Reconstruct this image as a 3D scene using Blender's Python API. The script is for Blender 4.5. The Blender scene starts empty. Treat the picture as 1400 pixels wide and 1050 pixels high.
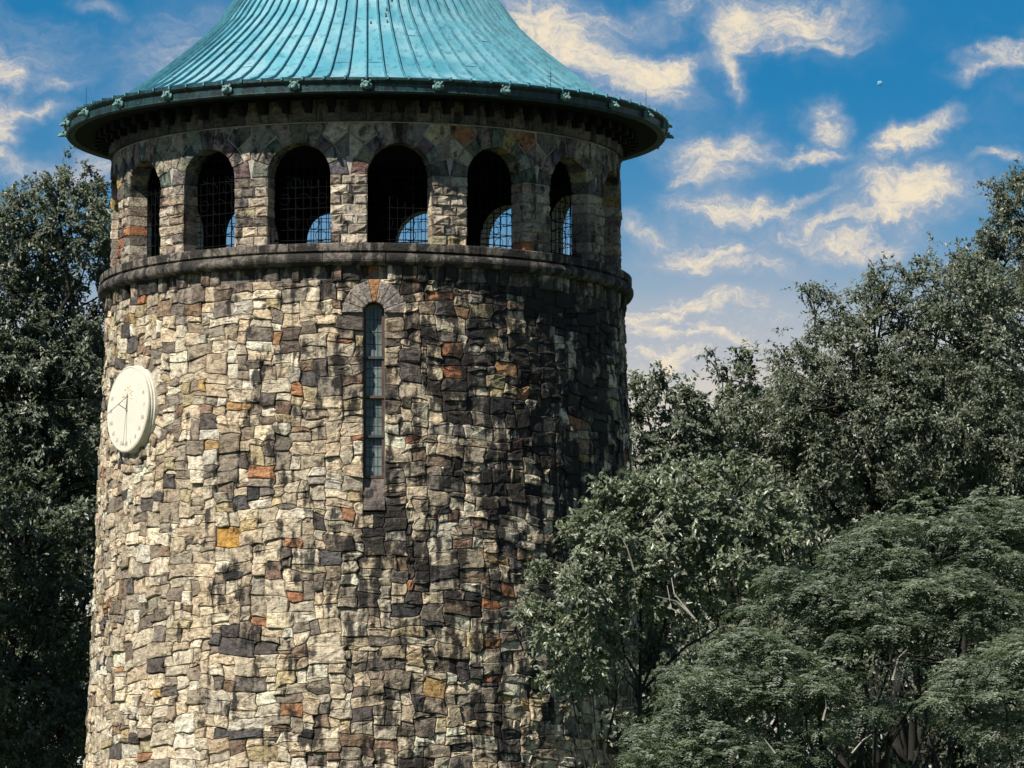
import bpy, math, random
import numpy as np
from mathutils import Vector, Matrix

R = math.radians
random.seed(7)
rng = np.random.default_rng(11)
scene = bpy.context.scene
COL = scene.collection

# ------------------------------------------------------------------ camera
FPX = 11500.0                    # focal length in pixels of a 1400 px wide picture
PITCH, YAW = R(6.97), R(1.004)
CAM = Vector((0.0, -160.0, 1.7))
cam_d = bpy.data.cameras.new('camera')
cam_d.sensor_width = 36.0
cam_d.lens = 36.0 * FPX / 1400.0
cam_d.clip_start = 1.0
cam_d.clip_end = 20000.0
cam = bpy.data.objects.new('camera', cam_d)
cam.location = CAM
cam.rotation_euler = (R(90) + PITCH, 0, -YAW)
COL.objects.link(cam)
scene.camera = cam
ROT = cam.rotation_euler.to_matrix()


def at(x, y, dist):
    """World point that stands `dist` metres north of the camera where pixel (x, y) looks."""
    d = ROT @ Vector(((x - 700) / FPX, (525 - y) / FPX, -1.0))
    return CAM + d * (dist / d.y)


# ------------------------------------------------------------------ sun, sky, exposure
SUN_AZ, SUN_EL = R(-46), R(46)   # azimuth from the camera's back, towards the left
sunv = Vector((math.sin(SUN_AZ) * math.cos(SUN_EL), -math.cos(SUN_AZ) * math.cos(SUN_EL), math.sin(SUN_EL)))
sl = bpy.data.lights.new('sun', 'SUN')
sl.energy = 5.0
sl.angle = R(0.53)
sl.color = (1.0, 0.93, 0.82)
so = bpy.data.objects.new('sun', sl)
so.rotation_euler = sunv.to_track_quat('Z', 'Y').to_euler()
so.location = (-40, -60, 80)
COL.objects.link(so)

scene.view_settings.view_transform = 'Standard'
scene.view_settings.look = 'None'
scene.view_settings.exposure = 0.42
scene.view_settings.gamma = 1.0
scene.view_settings.use_curve_mapping = False
scene.cycles.max_bounces = 6
scene.cycles.diffuse_bounces = 3
scene.cycles.transparent_max_bounces = 8

world = bpy.data.worlds.new('World')
scene.world = world
world.use_nodes = True


class NT:
    """small helper to wire node trees"""
    def __init__(self, tree):
        self.t = tree
        self.n = tree.nodes
        self.n.clear()

    def node(self, typ, **kw):
        nd = self.n.new(typ)
        for k, v in kw.items():
            setattr(nd, k, v)
        return nd

    def link(self, a, b):
        self.t.links.new(a, b)

    def put(self, sock, v):
        if hasattr(v, 'is_output'):
            self.link(v, sock)
        elif isinstance(v, (tuple, list)):
            if len(v) == 3 and sock.type == 'RGBA':
                v = (*v, 1.0)
            sock.default_value = v
        else:
            sock.default_value = v

    def m(self, op, a, b=None, c=None, clamp=False):
        nd = self.node('ShaderNodeMath', operation=op, use_clamp=clamp)
        self.put(nd.inputs[0], a)
        if b is not None:
            self.put(nd.inputs[1], b)
        if c is not None:
            self.put(nd.inputs[2], c)
        return nd.outputs[0]

    def vm(self, op, a, b=None):
        nd = self.node('ShaderNodeVectorMath', operation=op)
        self.put(nd.inputs[0], a)
        if b is not None:
            if op == 'SCALE':
                self.put(nd.inputs[3], b)
            else:
                self.put(nd.inputs[1], b)
        return nd.outputs[1] if op in ('DOT_PRODUCT', 'LENGTH') else nd.outputs[0]

    def sstep(self, v, lo, hi, a=0.0, b=1.0):
        nd = self.node('ShaderNodeMapRange', interpolation_type='SMOOTHSTEP')
        self.put(nd.inputs[0], v)
        for i, q in enumerate((lo, hi, a, b)):
            nd.inputs[i + 1].default_value = q
        return nd.outputs[0]

    def noise(self, vec, scale, detail=4, rough=0.55, dist=0.0, col=False):
        nd = self.node('ShaderNodeTexNoise')
        if vec is not None:
            self.link(vec, nd.inputs['Vector'])
        nd.inputs['Scale'].default_value = scale
        nd.inputs['Detail'].default_value = detail
        nd.inputs['Roughness'].default_value = rough
        nd.inputs['Distortion'].default_value = dist
        return nd.outputs['Color'] if col else nd.outputs['Fac']

    def mix(self, f, a, b, blend='MIX'):
        nd = self.node('ShaderNodeMix', data_type='RGBA', blend_type=blend)
        self.put(nd.inputs[0], f)
        self.put(nd.inputs[6], a)
        self.put(nd.inputs[7], b)
        return nd.outputs[2]

    def comb(self, x, y, z=0.0):
        nd = self.node('ShaderNodeCombineXYZ')
        for s, v in zip(nd.inputs, (x, y, z)):
            self.put(s, v)
        return nd.outputs[0]

    def sep(self, v):
        nd = self.node('ShaderNodeSeparateXYZ')
        self.link(v, nd.inputs[0])
        return nd.outputs


def build_sky():
    t = NT(world.node_tree)
    out = t.node('ShaderNodeOutputWorld')
    sky = t.node('ShaderNodeTexSky', sky_type='NISHITA')
    sky.sun_disc = False
    sky.sun_elevation = SUN_EL
    sky.sun_rotation = math.atan2(sunv.x, sunv.y) % (2 * math.pi)
    sky.altitude = 3000
    sky.air_density = 1.0
    sky.dust_density = 0.2
    sky.ozone_density = 4.0
    skyc = t.mix(1.0, sky.outputs[0], (0.085, 0.50, 0.62), 'MULTIPLY')
    # azimuth and elevation in degrees; x grows to the east of north
    tc = t.node('ShaderNodeTexCoord')
    d = t.vm('NORMALIZE', tc.outputs['Generated'])
    dx, dy, dz = t.sep(d)
    az = t.m('MULTIPLY', t.m('ARCTAN2', dx, dy), 57.29578)
    el = t.m('MULTIPLY', t.m('ARCSINE', dz), 57.29578)
    p0 = t.comb(az, el)
    # wind-torn edges: two scales of warping
    w1 = t.vm('SCALE', t.vm('SUBTRACT', t.noise(p0, 1.6, 3, 0.5, 0, True), (0.5, 0.5, 0.5)), 0.55)
    w2 = t.vm('SCALE', t.vm('SUBTRACT', t.noise(p0, 6.0, 4, 0.6, 0, True), (0.5, 0.5, 0.5)), 0.22)
    p = t.vm('ADD', t.vm('ADD', p0, w1), w2)
    K = 57.29578 / FPX
    # (x, y, half width, half height, tilt, weight) of each cloud, in picture units, turned into angles
    clouds = [
        (735, 40, 100, 55, 0, 1.0), (815, 95, 130, 42, -14, 1.15), (900, 92, 62, 22, 28, 1.0), (860, 25, 80, 26, 0, .55), (925, 8, 30, 18, 0, .6),
        (1085, 22, 110, 42, -4, 1.0), (1000, 40, 42, 48, 0, 1.0), (1005, 92, 16, 50, 12, .8), (1110, 62, 70, 12, 4, .6),
        (1380, 82, 75, 22, 22, .85), (1340, 105, 40, 12, 15, .6),
        (1134, 172, 34, 34, 0, 1.0), (1090, 216, 75, 15, 2, .85), (1250, 190, 58, 20, 26, 1.15),
        (965, 214, 66, 34, 0, 1.0), (1020, 192, 34, 28, 0, .8), (975, 240, 60, 20, 0, .6), (932, 254, 24, 12, 0, .6),
        (1240, 272, 100, 44, 2, 1.25), (1200, 296, 60, 16, 0, .7), (1372, 220, 44, 13, -4, .85),
        (1005, 292, 90, 27, -4, 1.0), (1085, 276, 52, 9, 28, .7), (1120, 308, 56, 18, 18, .9), (1090, 330, 50, 14, 0, .7), (1180, 336, 84, 24, 0, .95),
        (970, 352, 84, 30, 0, .95), (1045, 366, 80, 20, 0, .6), (885, 318, 62, 16, -6, .8),
        (990, 414, 86, 24, 0, .95), (930, 425, 60, 26, 0, .9), (870, 450, 70, 32, 0, .9), (965, 468, 120, 20, 0, 1.0), (905, 505, 110, 22, 0, .95), (1060, 440, 60, 16, 0, .6),
        (5, 110, 20, 34, 0, 1.0), (45, 156, 42, 15, 8, .85), (74, 114, 34, 14, 0, .65), (4, 190, 34, 44, 0, 1.0), (22, 244, 66, 22, 0, .8),
        (125, 235, 66, 36, 0, .7), (230, 70, 120, 70, 20, .52), (280, 118, 110, 40, 0, .55), (36, 90, 80, 50, 0, .5), (190, 170, 120, 40, 0, .45), (140, 6, 40, 16, 0, .5), (420, 60, 200, 60, 0, .3),
    ]
    total = None
    px, py, _ = t.sep(p)
    for (x, y, rx, ry, tilt, wgt) in clouds:
        caz = (x - 700) * K / math.cos(PITCH) + math.degrees(YAW)
        cel = math.degrees(PITCH) + (525 - y) * K
        mp = t.node('ShaderNodeMapping', vector_type='TEXTURE')
        mp.inputs['Location'].default_value = (caz, cel, 0)
        mp.inputs['Rotation'].default_value = (0, 0, R(tilt))
        mp.inputs['Scale'].default_value = (rx * K * 1.25, ry * K * 1.25, 1)
        t.link(p, mp.inputs['Vector'])
        r2 = t.vm('DOT_PRODUCT', mp.outputs[0], mp.outputs[0])
        g = t.m('MULTIPLY', t.m('EXPONENT', t.m('MULTIPLY', r2, -1.5)), wgt)
        total = g if total is None else t.m('MAXIMUM', t.m('MULTIPLY', t.m('ADD', total, g), 0.72), t.m('MAXIMUM', total, g))
    # the same kind of small broken cloud over the rest of the sky
    gen = t.m('MULTIPLY', t.sstep(t.noise(t.vm('MULTIPLY', p0, (0.6, 1.1, 1.0)), 0.9, 4, 0.55), 0.50, 0.70), 0.9)
    inx = t.sstep(t.m('ABSOLUTE', t.m('SUBTRACT', az, 1.0)), 3.9, 4.9)
    iny = t.sstep(t.m('ABSOLUTE', t.m('SUBTRACT', el, 6.6)), 3.2, 4.2)
    outside = t.m('MAXIMUM', inx, iny)
    # haze towards the horizon
    haze = t.sstep(el, 9.1, 6.7, 0.0, 0.88)
    hazec = t.mix(t.sstep(el, 8.3, 6.9), (2.0, 3.4, 4.7), (6.2, 5.5, 4.6))
    base = t.mix(haze, skyc, hazec)

    def cover(total, q, lite):
        """cloud of the given thickness over the clear sky, torn into fibres along the wind"""
        fib = t.noise(t.vm('MULTIPLY', q, (1.0, 2.6, 1.0)), 2.4, 2 if lite else 9, 0.66, 0.9)
        fine = fib if lite else t.noise(t.vm('MULTIPLY', q, (1.0, 2.0, 1.0)), 8.0, 7, 0.66, 0.8)
        tex = t.m('ADD', t.m('MULTIPLY', t.m('SUBTRACT', fib, 0.5), 1.3), t.m('MULTIPLY', t.m('SUBTRACT', fine, 0.5), 0.65))
        dens = t.m('ADD', total, t.m('MULTIPLY', tex, t.sstep(total, 0.02, 0.8)))
        thick = t.sstep(dens, 0.04, 1.0)
        core = t.sstep(t.m('ADD', dens, t.m('MULTIPLY', t.m('SUBTRACT', fine, 0.5), 0.9)), 0.5, 1.5)
        ccol = t.mix(core, (3.3, 3.75, 4.5), (7.9, 6.7, 4.8))
        return t.mix(t.m('MULTIPLY', thick, 0.93), base, ccol)
    veil = t.m('MULTIPLY', t.sstep(t.noise(t.vm('MULTIPLY', p, (0.5, 1.2, 1.0)), 1.1, 4, 0.5), 0.42, 0.75), 0.42)
    total = t.m('MAXIMUM', t.m('MULTIPLY', total, 1.08), veil)
    b1 = t.node('ShaderNodeBackground')
    b2 = t.node('ShaderNodeBackground')
    for b_, c_ in ((b1, cover(total, p, False)), (b2, cover(gen, p0, True))):
        b_.inputs['Strength'].default_value = 0.092
        t.link(c_, b_.inputs['Color'])
    mx = t.node('ShaderNodeMixShader')
    t.link(outside, mx.inputs[0])
    t.link(b1.outputs[0], mx.inputs[1])
    t.link(b2.outputs[0], mx.inputs[2])
    t.link(mx.outputs[0], out.inputs[0])


build_sky()


# ------------------------------------------------------------------ materials
def material(name):
    mt = bpy.data.materials.new(name)
    mt.use_nodes = True
    t = NT(mt.node_tree)
    out = t.node('ShaderNodeOutputMaterial')
    b = t.node('ShaderNodeBsdfPrincipled')
    t.link(b.outputs[0], out.inputs[0])
    return mt, t, b, out


def bump(t, b, h, strength=0.5, dist=0.02):
    nd = t.node('ShaderNodeBump')
    nd.inputs['Strength'].default_value = strength
    nd.inputs['Distance'].default_value = dist
    t.link(h, nd.inputs['Height'])
    t.link(nd.outputs[0], b.inputs['Normal'])


def stone_material(name, stain_amount, streak=1.0):
    """field stone: own colour per stone, grain, mineral veins, running black weathering"""
    mt, t, b, _ = material(name)
    col = t.node('ShaderNodeAttribute', attribute_name='tint').outputs['Color']
    geo = t.node('ShaderNodeNewGeometry')
    pos = geo.outputs['Position']
    g1 = t.noise(pos, 9.0, 6, 0.65)
    g2 = t.noise(pos, 38.0, 4, 0.6)
    vein = t.noise(t.vm('MULTIPLY', pos, (1.0, 1.0, 2.6)), 4.0, 5, 0.6, 1.2)
    c = t.mix(t.sstep(g1, 0.3, 0.72), t.mix(1.0, col, (0.62, 0.58, 0.56), 'MULTIPLY'), t.mix(1.0, col, (1.22, 1.2, 1.14), 'MULTIPLY'))
    c = t.mix(t.m('MULTIPLY', t.sstep(vein, 0.58, 0.72), 0.5), c, t.mix(1.0, col, (0.95, 0.66, 0.42), 'MULTIPLY'))
    c = t.mix(t.m('MULTIPLY', t.sstep(g2, 0.52, 0.70), 0.45), c, (0.06, 0.052, 0.045))
    blot = t.noise(t.vm('MULTIPLY', pos, (1.0, 1.0, 1.5)), 6.5, 6, 0.68, 0.8)
    c = t.mix(t.m('MULTIPLY', t.sstep(blot, 0.52, 0.62), 0.8), c, t.mix(1.0, col, (0.26, 0.22, 0.19), 'MULTIPLY'))
    c = t.mix(t.m('MULTIPLY', t.sstep(blot, 0.45, 0.30), 0.45), c, t.mix(1.0, col, (1.35, 1.33, 1.28), 'MULTIPLY'))
    # rain streaks and lichen: drawn out downwards
    st = t.noise(t.vm('MULTIPLY', pos, (1.0, 1.0, 0.16)), 5.0, 5, 0.6)
    sm = t.noise(pos, 2.6, 5, 0.62, 0.5)
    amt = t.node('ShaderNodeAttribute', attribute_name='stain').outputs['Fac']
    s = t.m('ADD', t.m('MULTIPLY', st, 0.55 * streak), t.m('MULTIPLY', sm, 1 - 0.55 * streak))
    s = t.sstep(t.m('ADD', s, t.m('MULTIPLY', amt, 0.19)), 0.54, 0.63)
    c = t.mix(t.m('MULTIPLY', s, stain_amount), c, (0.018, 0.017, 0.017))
    t.link(c, b.inputs['Base Color'])
    b.inputs['Roughness'].default_value = 0.88
    b.inputs['Specular IOR Level'].default_value = 0.25
    h = t.m('ADD', t.noise(pos, 16.0, 6, 0.7), t.m('MULTIPLY', t.noise(t.vm('MULTIPLY', pos, (1.0, 1.0, 3.0)), 9.0, 3, 0.6), 0.4))
    bump(t, b, h, 0.9, 0.045)
    return mt


def plain(name, colour, rough=0.8, var=0.35, scale=6.0, metal=0.0, bumps=0.3, spec=0.3, stretch=(1, 1, 1)):
    mt, t, b, _ = material(name)
    pos = t.vm('MULTIPLY', t.node('ShaderNodeNewGeometry').outputs['Position'], stretch)
    n = t.noise(pos, scale, 6, 0.62)
    n2 = t.noise(pos, scale * 0.23, 3, 0.5)
    f = t.m('ADD', t.m('MULTIPLY', n, 0.6), t.m('MULTIPLY', n2, 0.4))
    c = t.mix(t.sstep(f, 0.3, 0.7), tuple(q * (1 - var) for q in colour), tuple(min(1, q * (1 + var)) for q in colour))
    t.link(c, b.inputs['Base Color'])
    b.inputs['Roughness'].default_value = rough
    b.inputs['Metallic'].default_value = metal
    b.inputs['Specular IOR Level'].default_value = spec
    if bumps:
        bump(t, b, n, bumps, 0.02)
    return mt


def copper_material(name, dark=False):
    mt, t, b, _ = material(name)
    tc = t.node('ShaderNodeTexCoord')
    oi = t.node('ShaderNodeObjectInfo')
    pos = t.node('ShaderNodeNewGeometry').outputs['Position']
    o = tc.outputs['Object']
    cl = t.noise(pos, 1.1, 5, 0.6, 0.4)
    run = t.noise(t.vm('MULTIPLY', pos, (1, 1, 0.22)), 7.0, 5, 0.6)
    spk = t.noise(pos, 26.0, 4, 0.6)
    if dark:
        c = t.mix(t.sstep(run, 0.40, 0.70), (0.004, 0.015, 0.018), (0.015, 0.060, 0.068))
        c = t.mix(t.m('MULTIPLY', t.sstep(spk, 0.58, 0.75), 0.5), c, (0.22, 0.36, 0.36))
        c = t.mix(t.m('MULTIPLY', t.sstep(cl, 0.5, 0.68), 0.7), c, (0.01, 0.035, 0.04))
    else:
        a1 = t.mix(oi.outputs['Random'], (0.055, 0.25, 0.335), (0.11, 0.355, 0.44))
        c = t.mix(t.sstep(cl, 0.35, 0.68), a1, (0.23, 0.43, 0.495))
        c = t.mix(t.m('MULTIPLY', t.sstep(run, 0.52, 0.68), 0.65), c, (0.025, 0.15, 0.21))
        c = t.mix(t.m('MULTIPLY', t.sstep(spk, 0.62, 0.74), 0.35), c, (0.28, 0.48, 0.50))
        big = t.noise(pos, 3.4, 4, 0.62)
        c = t.mix(t.m('MULTIPLY', t.sstep(big, 0.6, 0.72), 0.35), c, (0.035, 0.14, 0.18))
    t.link(c, b.inputs['Base Color'])
    b.inputs['Roughness'].default_value = 0.5
    b.inputs['Specular IOR Level'].default_value = 0.45
    bump(t, b, t.m('ADD', spk, t.m('MULTIPLY', t.noise(pos, 2.0, 2, 0.5), 2.0)), 0.25, 0.03)
    return mt


def leaf_material(name, dark, light, gloss=0.42):
    mt, t, b, out = material(name)
    at_ = t.node('ShaderNodeAttribute', attribute_name='tint').outputs['Fac']
    c = t.mix(at_, dark, light)
    t.link(c, b.inputs['Base Color'])
    b.inputs['Roughness'].default_value = gloss
    b.inputs['Specular IOR Level'].default_value = 0.55
    tr = t.node('ShaderNodeBsdfTranslucent')
    t.link(t.mix(1.0, c, (0.9, 1.15, 0.5), 'MULTIPLY'), tr.inputs['Color'])
    mx = t.node('ShaderNodeMixShader')
    mx.inputs[0].default_value = 0.32
    t.link(b.outputs[0], mx.inputs[1])
    t.link(tr.outputs[0], mx.inputs[2])
    t.link(mx.outputs[0], out.inputs[0])
    return mt


M = {}
M['stone'] = stone_material('field_stone', 0.93)
M['ashlar'] = stone_material('ashlar_stone', 0.88)
M['mortar'] = plain('lime_mortar', (0.13, 0.118, 0.10), 0.95, 0.5, 14)
M['pale_mortar'] = plain('pale_mortar', (0.36, 0.335, 0.295), 0.95, 0.35, 14)
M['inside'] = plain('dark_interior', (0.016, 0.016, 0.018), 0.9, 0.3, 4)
M['soffit'] = plain('black_soffit', (0.005, 0.006, 0.006), 0.85, 0.4, 5)  # one even near-black base for soffit and brackets
M['copper'] = copper_material('verdigris_copper')
M['seam'] = plain('seam_copper', (0.07, 0.22, 0.28), 0.55, 0.4, 8, 0, 0.2)
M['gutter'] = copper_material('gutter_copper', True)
M['lion'] = plain('pale_verdigris', (0.13, 0.24, 0.235), 0.65, 0.6, 26, 0, 0.5)
M['iron'] = plain('black_iron', (0.006, 0.007, 0.008), 0.9, 0.3, 20, 0, 0.1, 0.04)
M['white'] = plain('dial_white', (0.68, 0.64, 0.55), 0.6, 0.07, 4, 0, 0.05)
M['cream'] = plain('dial_ring', (0.58, 0.55, 0.46), 0.7, 0.15, 7, 0, 0.2)
M['ochre'] = plain('dial_ochre', (0.72, 0.62, 0.38), 0.7, 0.12, 9, 0, 0.05)
M['faded'] = plain('faded_paint', (0.40, 0.39, 0.34), 0.8, 0.3, 20, 0, 0.0)
M['bronze'] = plain('gnomon_bronze', (0.24, 0.245, 0.22), 0.5, 0.3, 20, 0, 0.1)
M['rust'] = plain('rusty_frame', (0.095, 0.062, 0.052), 0.8, 0.5, 12)
M['lead'] = plain('lead_came', (0.05, 0.06, 0.065), 0.6, 0.3, 12, 0, 0.1)
M['glass'] = plain('leaded_glass', (0.13, 0.165, 0.155), 0.35, 0.55, 5, 0, 0.15, 0.45)
M['bark'] = plain('bark', (0.030, 0.029, 0.026), 0.95, 0.5, 9, 0, 0.8, 0.2, (1, 1, 0.3))
M['pale_bark'] = plain('dead_wood', (0.34, 0.32, 0.28), 0.9, 0.35, 9, 0, 0.5, 0.2)
M['grass'] = plain('grass_ground', (0.05, 0.075, 0.03), 0.95, 0.4, 0.8, 0, 0.5, 0.2)
def moon_material():
    mt, t, b, _ = material('moon_rock')
    pos = t.node('ShaderNodeTexCoord').outputs['Object']
    n = t.noise(pos, 0.9, 4, 0.6)
    c = t.mix(t.sstep(n, 0.42, 0.6), (0.07, 0.22, 0.36), (0.22, 0.32, 0.40))
    t.link(c, b.inputs['Base Color'])
    b.inputs['Roughness'].default_value = 1.0
    t.link(t.mix(1.0, c, (0.3, 0.55, 0.75), 'MULTIPLY'), b.inputs['Emission Color'])
    b.inputs['Emission Strength'].default_value = 0.6  # painted glow: keeps the unlit side of the moon pale
    return mt
M['moon'] = moon_material()


# ------------------------------------------------------------------ builders
def mesh_obj(name, verts, faces, mat, parent=None, tint=None, stain=None, smooth=False):
    me = bpy.data.meshes.new(name)
    me.from_pydata(verts, [], faces)
    if tint is not None:
        a = me.attributes.new('tint', 'FLOAT_COLOR', 'POINT')
        arr = np.asarray(tint, dtype=np.float32)
        if arr.ndim == 1:
            arr = np.tile(np.append(arr[:3], 1.0), (len(verts), 1))
        a.data.foreach_set('color', arr.astype(np.float32).ravel())
    if stain is not None:
        a = me.attributes.new('stain', 'FLOAT', 'POINT')
        arr = np.asarray(stain, dtype=np.float32)
        if arr.ndim == 0:
            arr = np.full(len(verts), float(arr), dtype=np.float32)
        a.data.foreach_set('value', arr)
    if smooth:
        me.polygons.foreach_set('use_smooth', [True] * len(me.polygons))
    me.materials.append(mat)
    o = bpy.data.objects.new(name, me)
    COL.objects.link(o)
    if parent is not None:
        o.parent = parent
    return o


def share(src, parent=None, mat=None):
    o = src.copy()
    COL.objects.link(o)
    if parent is not None:
        o.parent = parent
    return o


def empty(name, loc=(0, 0, 0)):
    o = bpy.data.objects.new(name, None)
    o.location = loc
    o.empty_display_size = 0.3
    COL.objects.link(o)
    return o


def tag(o, label, cat, group=None):
    o['label'] = label
    o['category'] = cat
    if group:
        o['group'] = group
    return o


class MB:
    """collects vertices and faces of one mesh"""
    def __init__(self):
        self.v = []
        self.f = []

    def add(self, v, f):
        k = len(self.v)
        self.v += [tuple(q) for q in v]
        self.f += [tuple(i + k for i in q) for q in f]

    def box(self, x0, x1, y0, y1, z0, z1, mat=None):
        v = [(x, y, z) for x in (x0, x1) for y in (y0, y1) for z in (z0, z1)]
        if mat:
            v = [tuple(mat @ Vector(q)) for q in v]
        self.add(v, [(0, 1, 3, 2), (4, 6, 7, 5), (0, 4, 5, 1), (2, 3, 7, 6), (0, 2, 6, 4), (1, 5, 7, 3)])

    def tube(self, pts, rad, sides=6, cap=True):
        pts = [Vector(q) for q in pts]
        if not hasattr(rad, '__len__'):
            rad = [rad] * len(pts)
        rings = []
        for i, q in enumerate(pts):
            d = (pts[min(i + 1, len(pts) - 1)] - pts[max(i - 1, 0)]).normalized()
            ref = Vector((0, 0, 1)) if abs(d.z) < 0.9 else Vector((1, 0, 0))
            a = d.cross(ref).normalized()
            b = d.cross(a)
            rings.append([q + (a * math.cos(2 * math.pi * k / sides) + b * math.sin(2 * math.pi * k / sides)) * rad[i] for k in range(sides)])
        v = [q for r in rings for q in r]
        f = []
        for i in range(len(pts) - 1):
            for k in range(sides):
                k2 = (k + 1) % sides
                f.append((i * sides + k, i * sides + k2, (i + 1) * sides + k2, (i + 1) * sides + k))
        if cap:
            f.append(tuple(range(sides)))
            f.append(tuple((len(pts) - 1) * sides + k for k in reversed(range(sides))))
        self.add(v, f)

    def lathe(self, prof, seg, a0=0.0, a1=2 * math.pi, closed=True):
        n = len(prof)
        full = closed and abs(a1 - a0 - 2 * math.pi) < 1e-6
        cnt = seg if full else seg + 1
        v = []
        for i in range(cnt):
            a = a0 + (a1 - a0) * i / seg
            for (r, z) in prof:
                v.append((r * math.sin(a), -r * math.cos(a), z))
        f = []
        for i in range(seg):
            j = (i + 1) % cnt
            for k in range(n - 1):
                f.append((i * n + k, j * n + k, j * n + k + 1, i * n + k + 1))
        self.add(v, f)

    def build(self, name, mat, parent=None, smooth=False, **kw):
        return mesh_obj(name, self.v, self.f, mat, parent, smooth=smooth, **kw)


# ------------------------------------------------------------------ ground
def ground_z(x, y):
    return 0.25 * math.sin(x * 0.03) * math.cos(y * 0.021)


g = MB()
n = 60
xs = [math.copysign(abs(q) ** 2.2, q) * 6000 for q in np.linspace(-1, 1, n)]
gv = [(x, y, ground_z(x, y) - 0.3 if abs(x) < 900 and abs(y) < 900 else -2.0) for y in xs for x in xs]
gf = [(j * n + i, j * n + i + 1, (j + 1) * n + i + 1, (j + 1) * n + i) for j in range(n - 1) for i in range(n - 1)]
o = mesh_obj('ground', gv, gf, M['grass'], smooth=True)
o['kind'] = 'structure'

# ------------------------------------------------------------------ the tower
Z_TOP, Z_CUT = 22.62, 12.6        # rubble shows between these heights
RU = 5.1                          # radius at which the wall is unrolled


def wall_r(z):
    return 4.935 + (22.6 - z) * 0.0414


def wall_pt(u, z, d=0.0):
    """unrolled wall coordinates -> world: u metres to the right of the front, z height, d proud of the face"""
    a = u / RU
    r = wall_r(z) + d
    return (r * math.sin(a), -r * math.cos(a), z)


def drum_pt(radius):
    def f(u, z, d=0.0):
        a = u / radius
        r = radius + d
        return (r * math.sin(a), -r * math.cos(a), z)
    return f


def px_to_uz(x, y):
    """where a photo position meets the wall, as wall coordinates"""
    z = 18.0
    s = 0.0
    for _ in range(12):
        r = wall_r(z)
        dist = 160 - r * math.sqrt(max(0.0, 1 - s * s))
        p = at(x, y, dist)
        z = p.z
        s = max(-0.999, min(0.999, p.x / r))
    return math.asin(s) * RU, z


tower = empty('stone_tower')
tag(tower, 'round rubble stone water tower with arcaded belfry and green copper roof', 'tower')


def area(poly):
    return 0.5 * sum(poly[i][0] * poly[(i + 1) % len(poly)][1] - poly[(i + 1) % len(poly)][0] * poly[i][1] for i in range(len(poly)))


def inset(poly, g):
    """move every edge of a counter-clockwise outline inwards by g (keeps the number of corners)"""
    n = len(poly)
    out = []
    for i in range(n):
        p0, p1, p2 = poly[i - 1], poly[i], poly[(i + 1) % n]
        e1 = (p1[0] - p0[0], p1[1] - p0[1])
        e2 = (p2[0] - p1[0], p2[1] - p1[1])
        l1 = math.hypot(*e1) or 1e-6
        l2 = math.hypot(*e2) or 1e-6
        n1 = (-e1[1] / l1, e1[0] / l1)
        n2 = (-e2[1] / l2, e2[0] / l2)
        bx, by = n1[0] + n2[0], n1[1] + n2[1]
        k = bx * bx + by * by
        s = 2.0 / k if k > 0.6 else 2.0 / 0.6
        out.append((p1[0] + bx * 0.5 * s * g, p1[1] + by * 0.5 * s * g))
    return out


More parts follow.
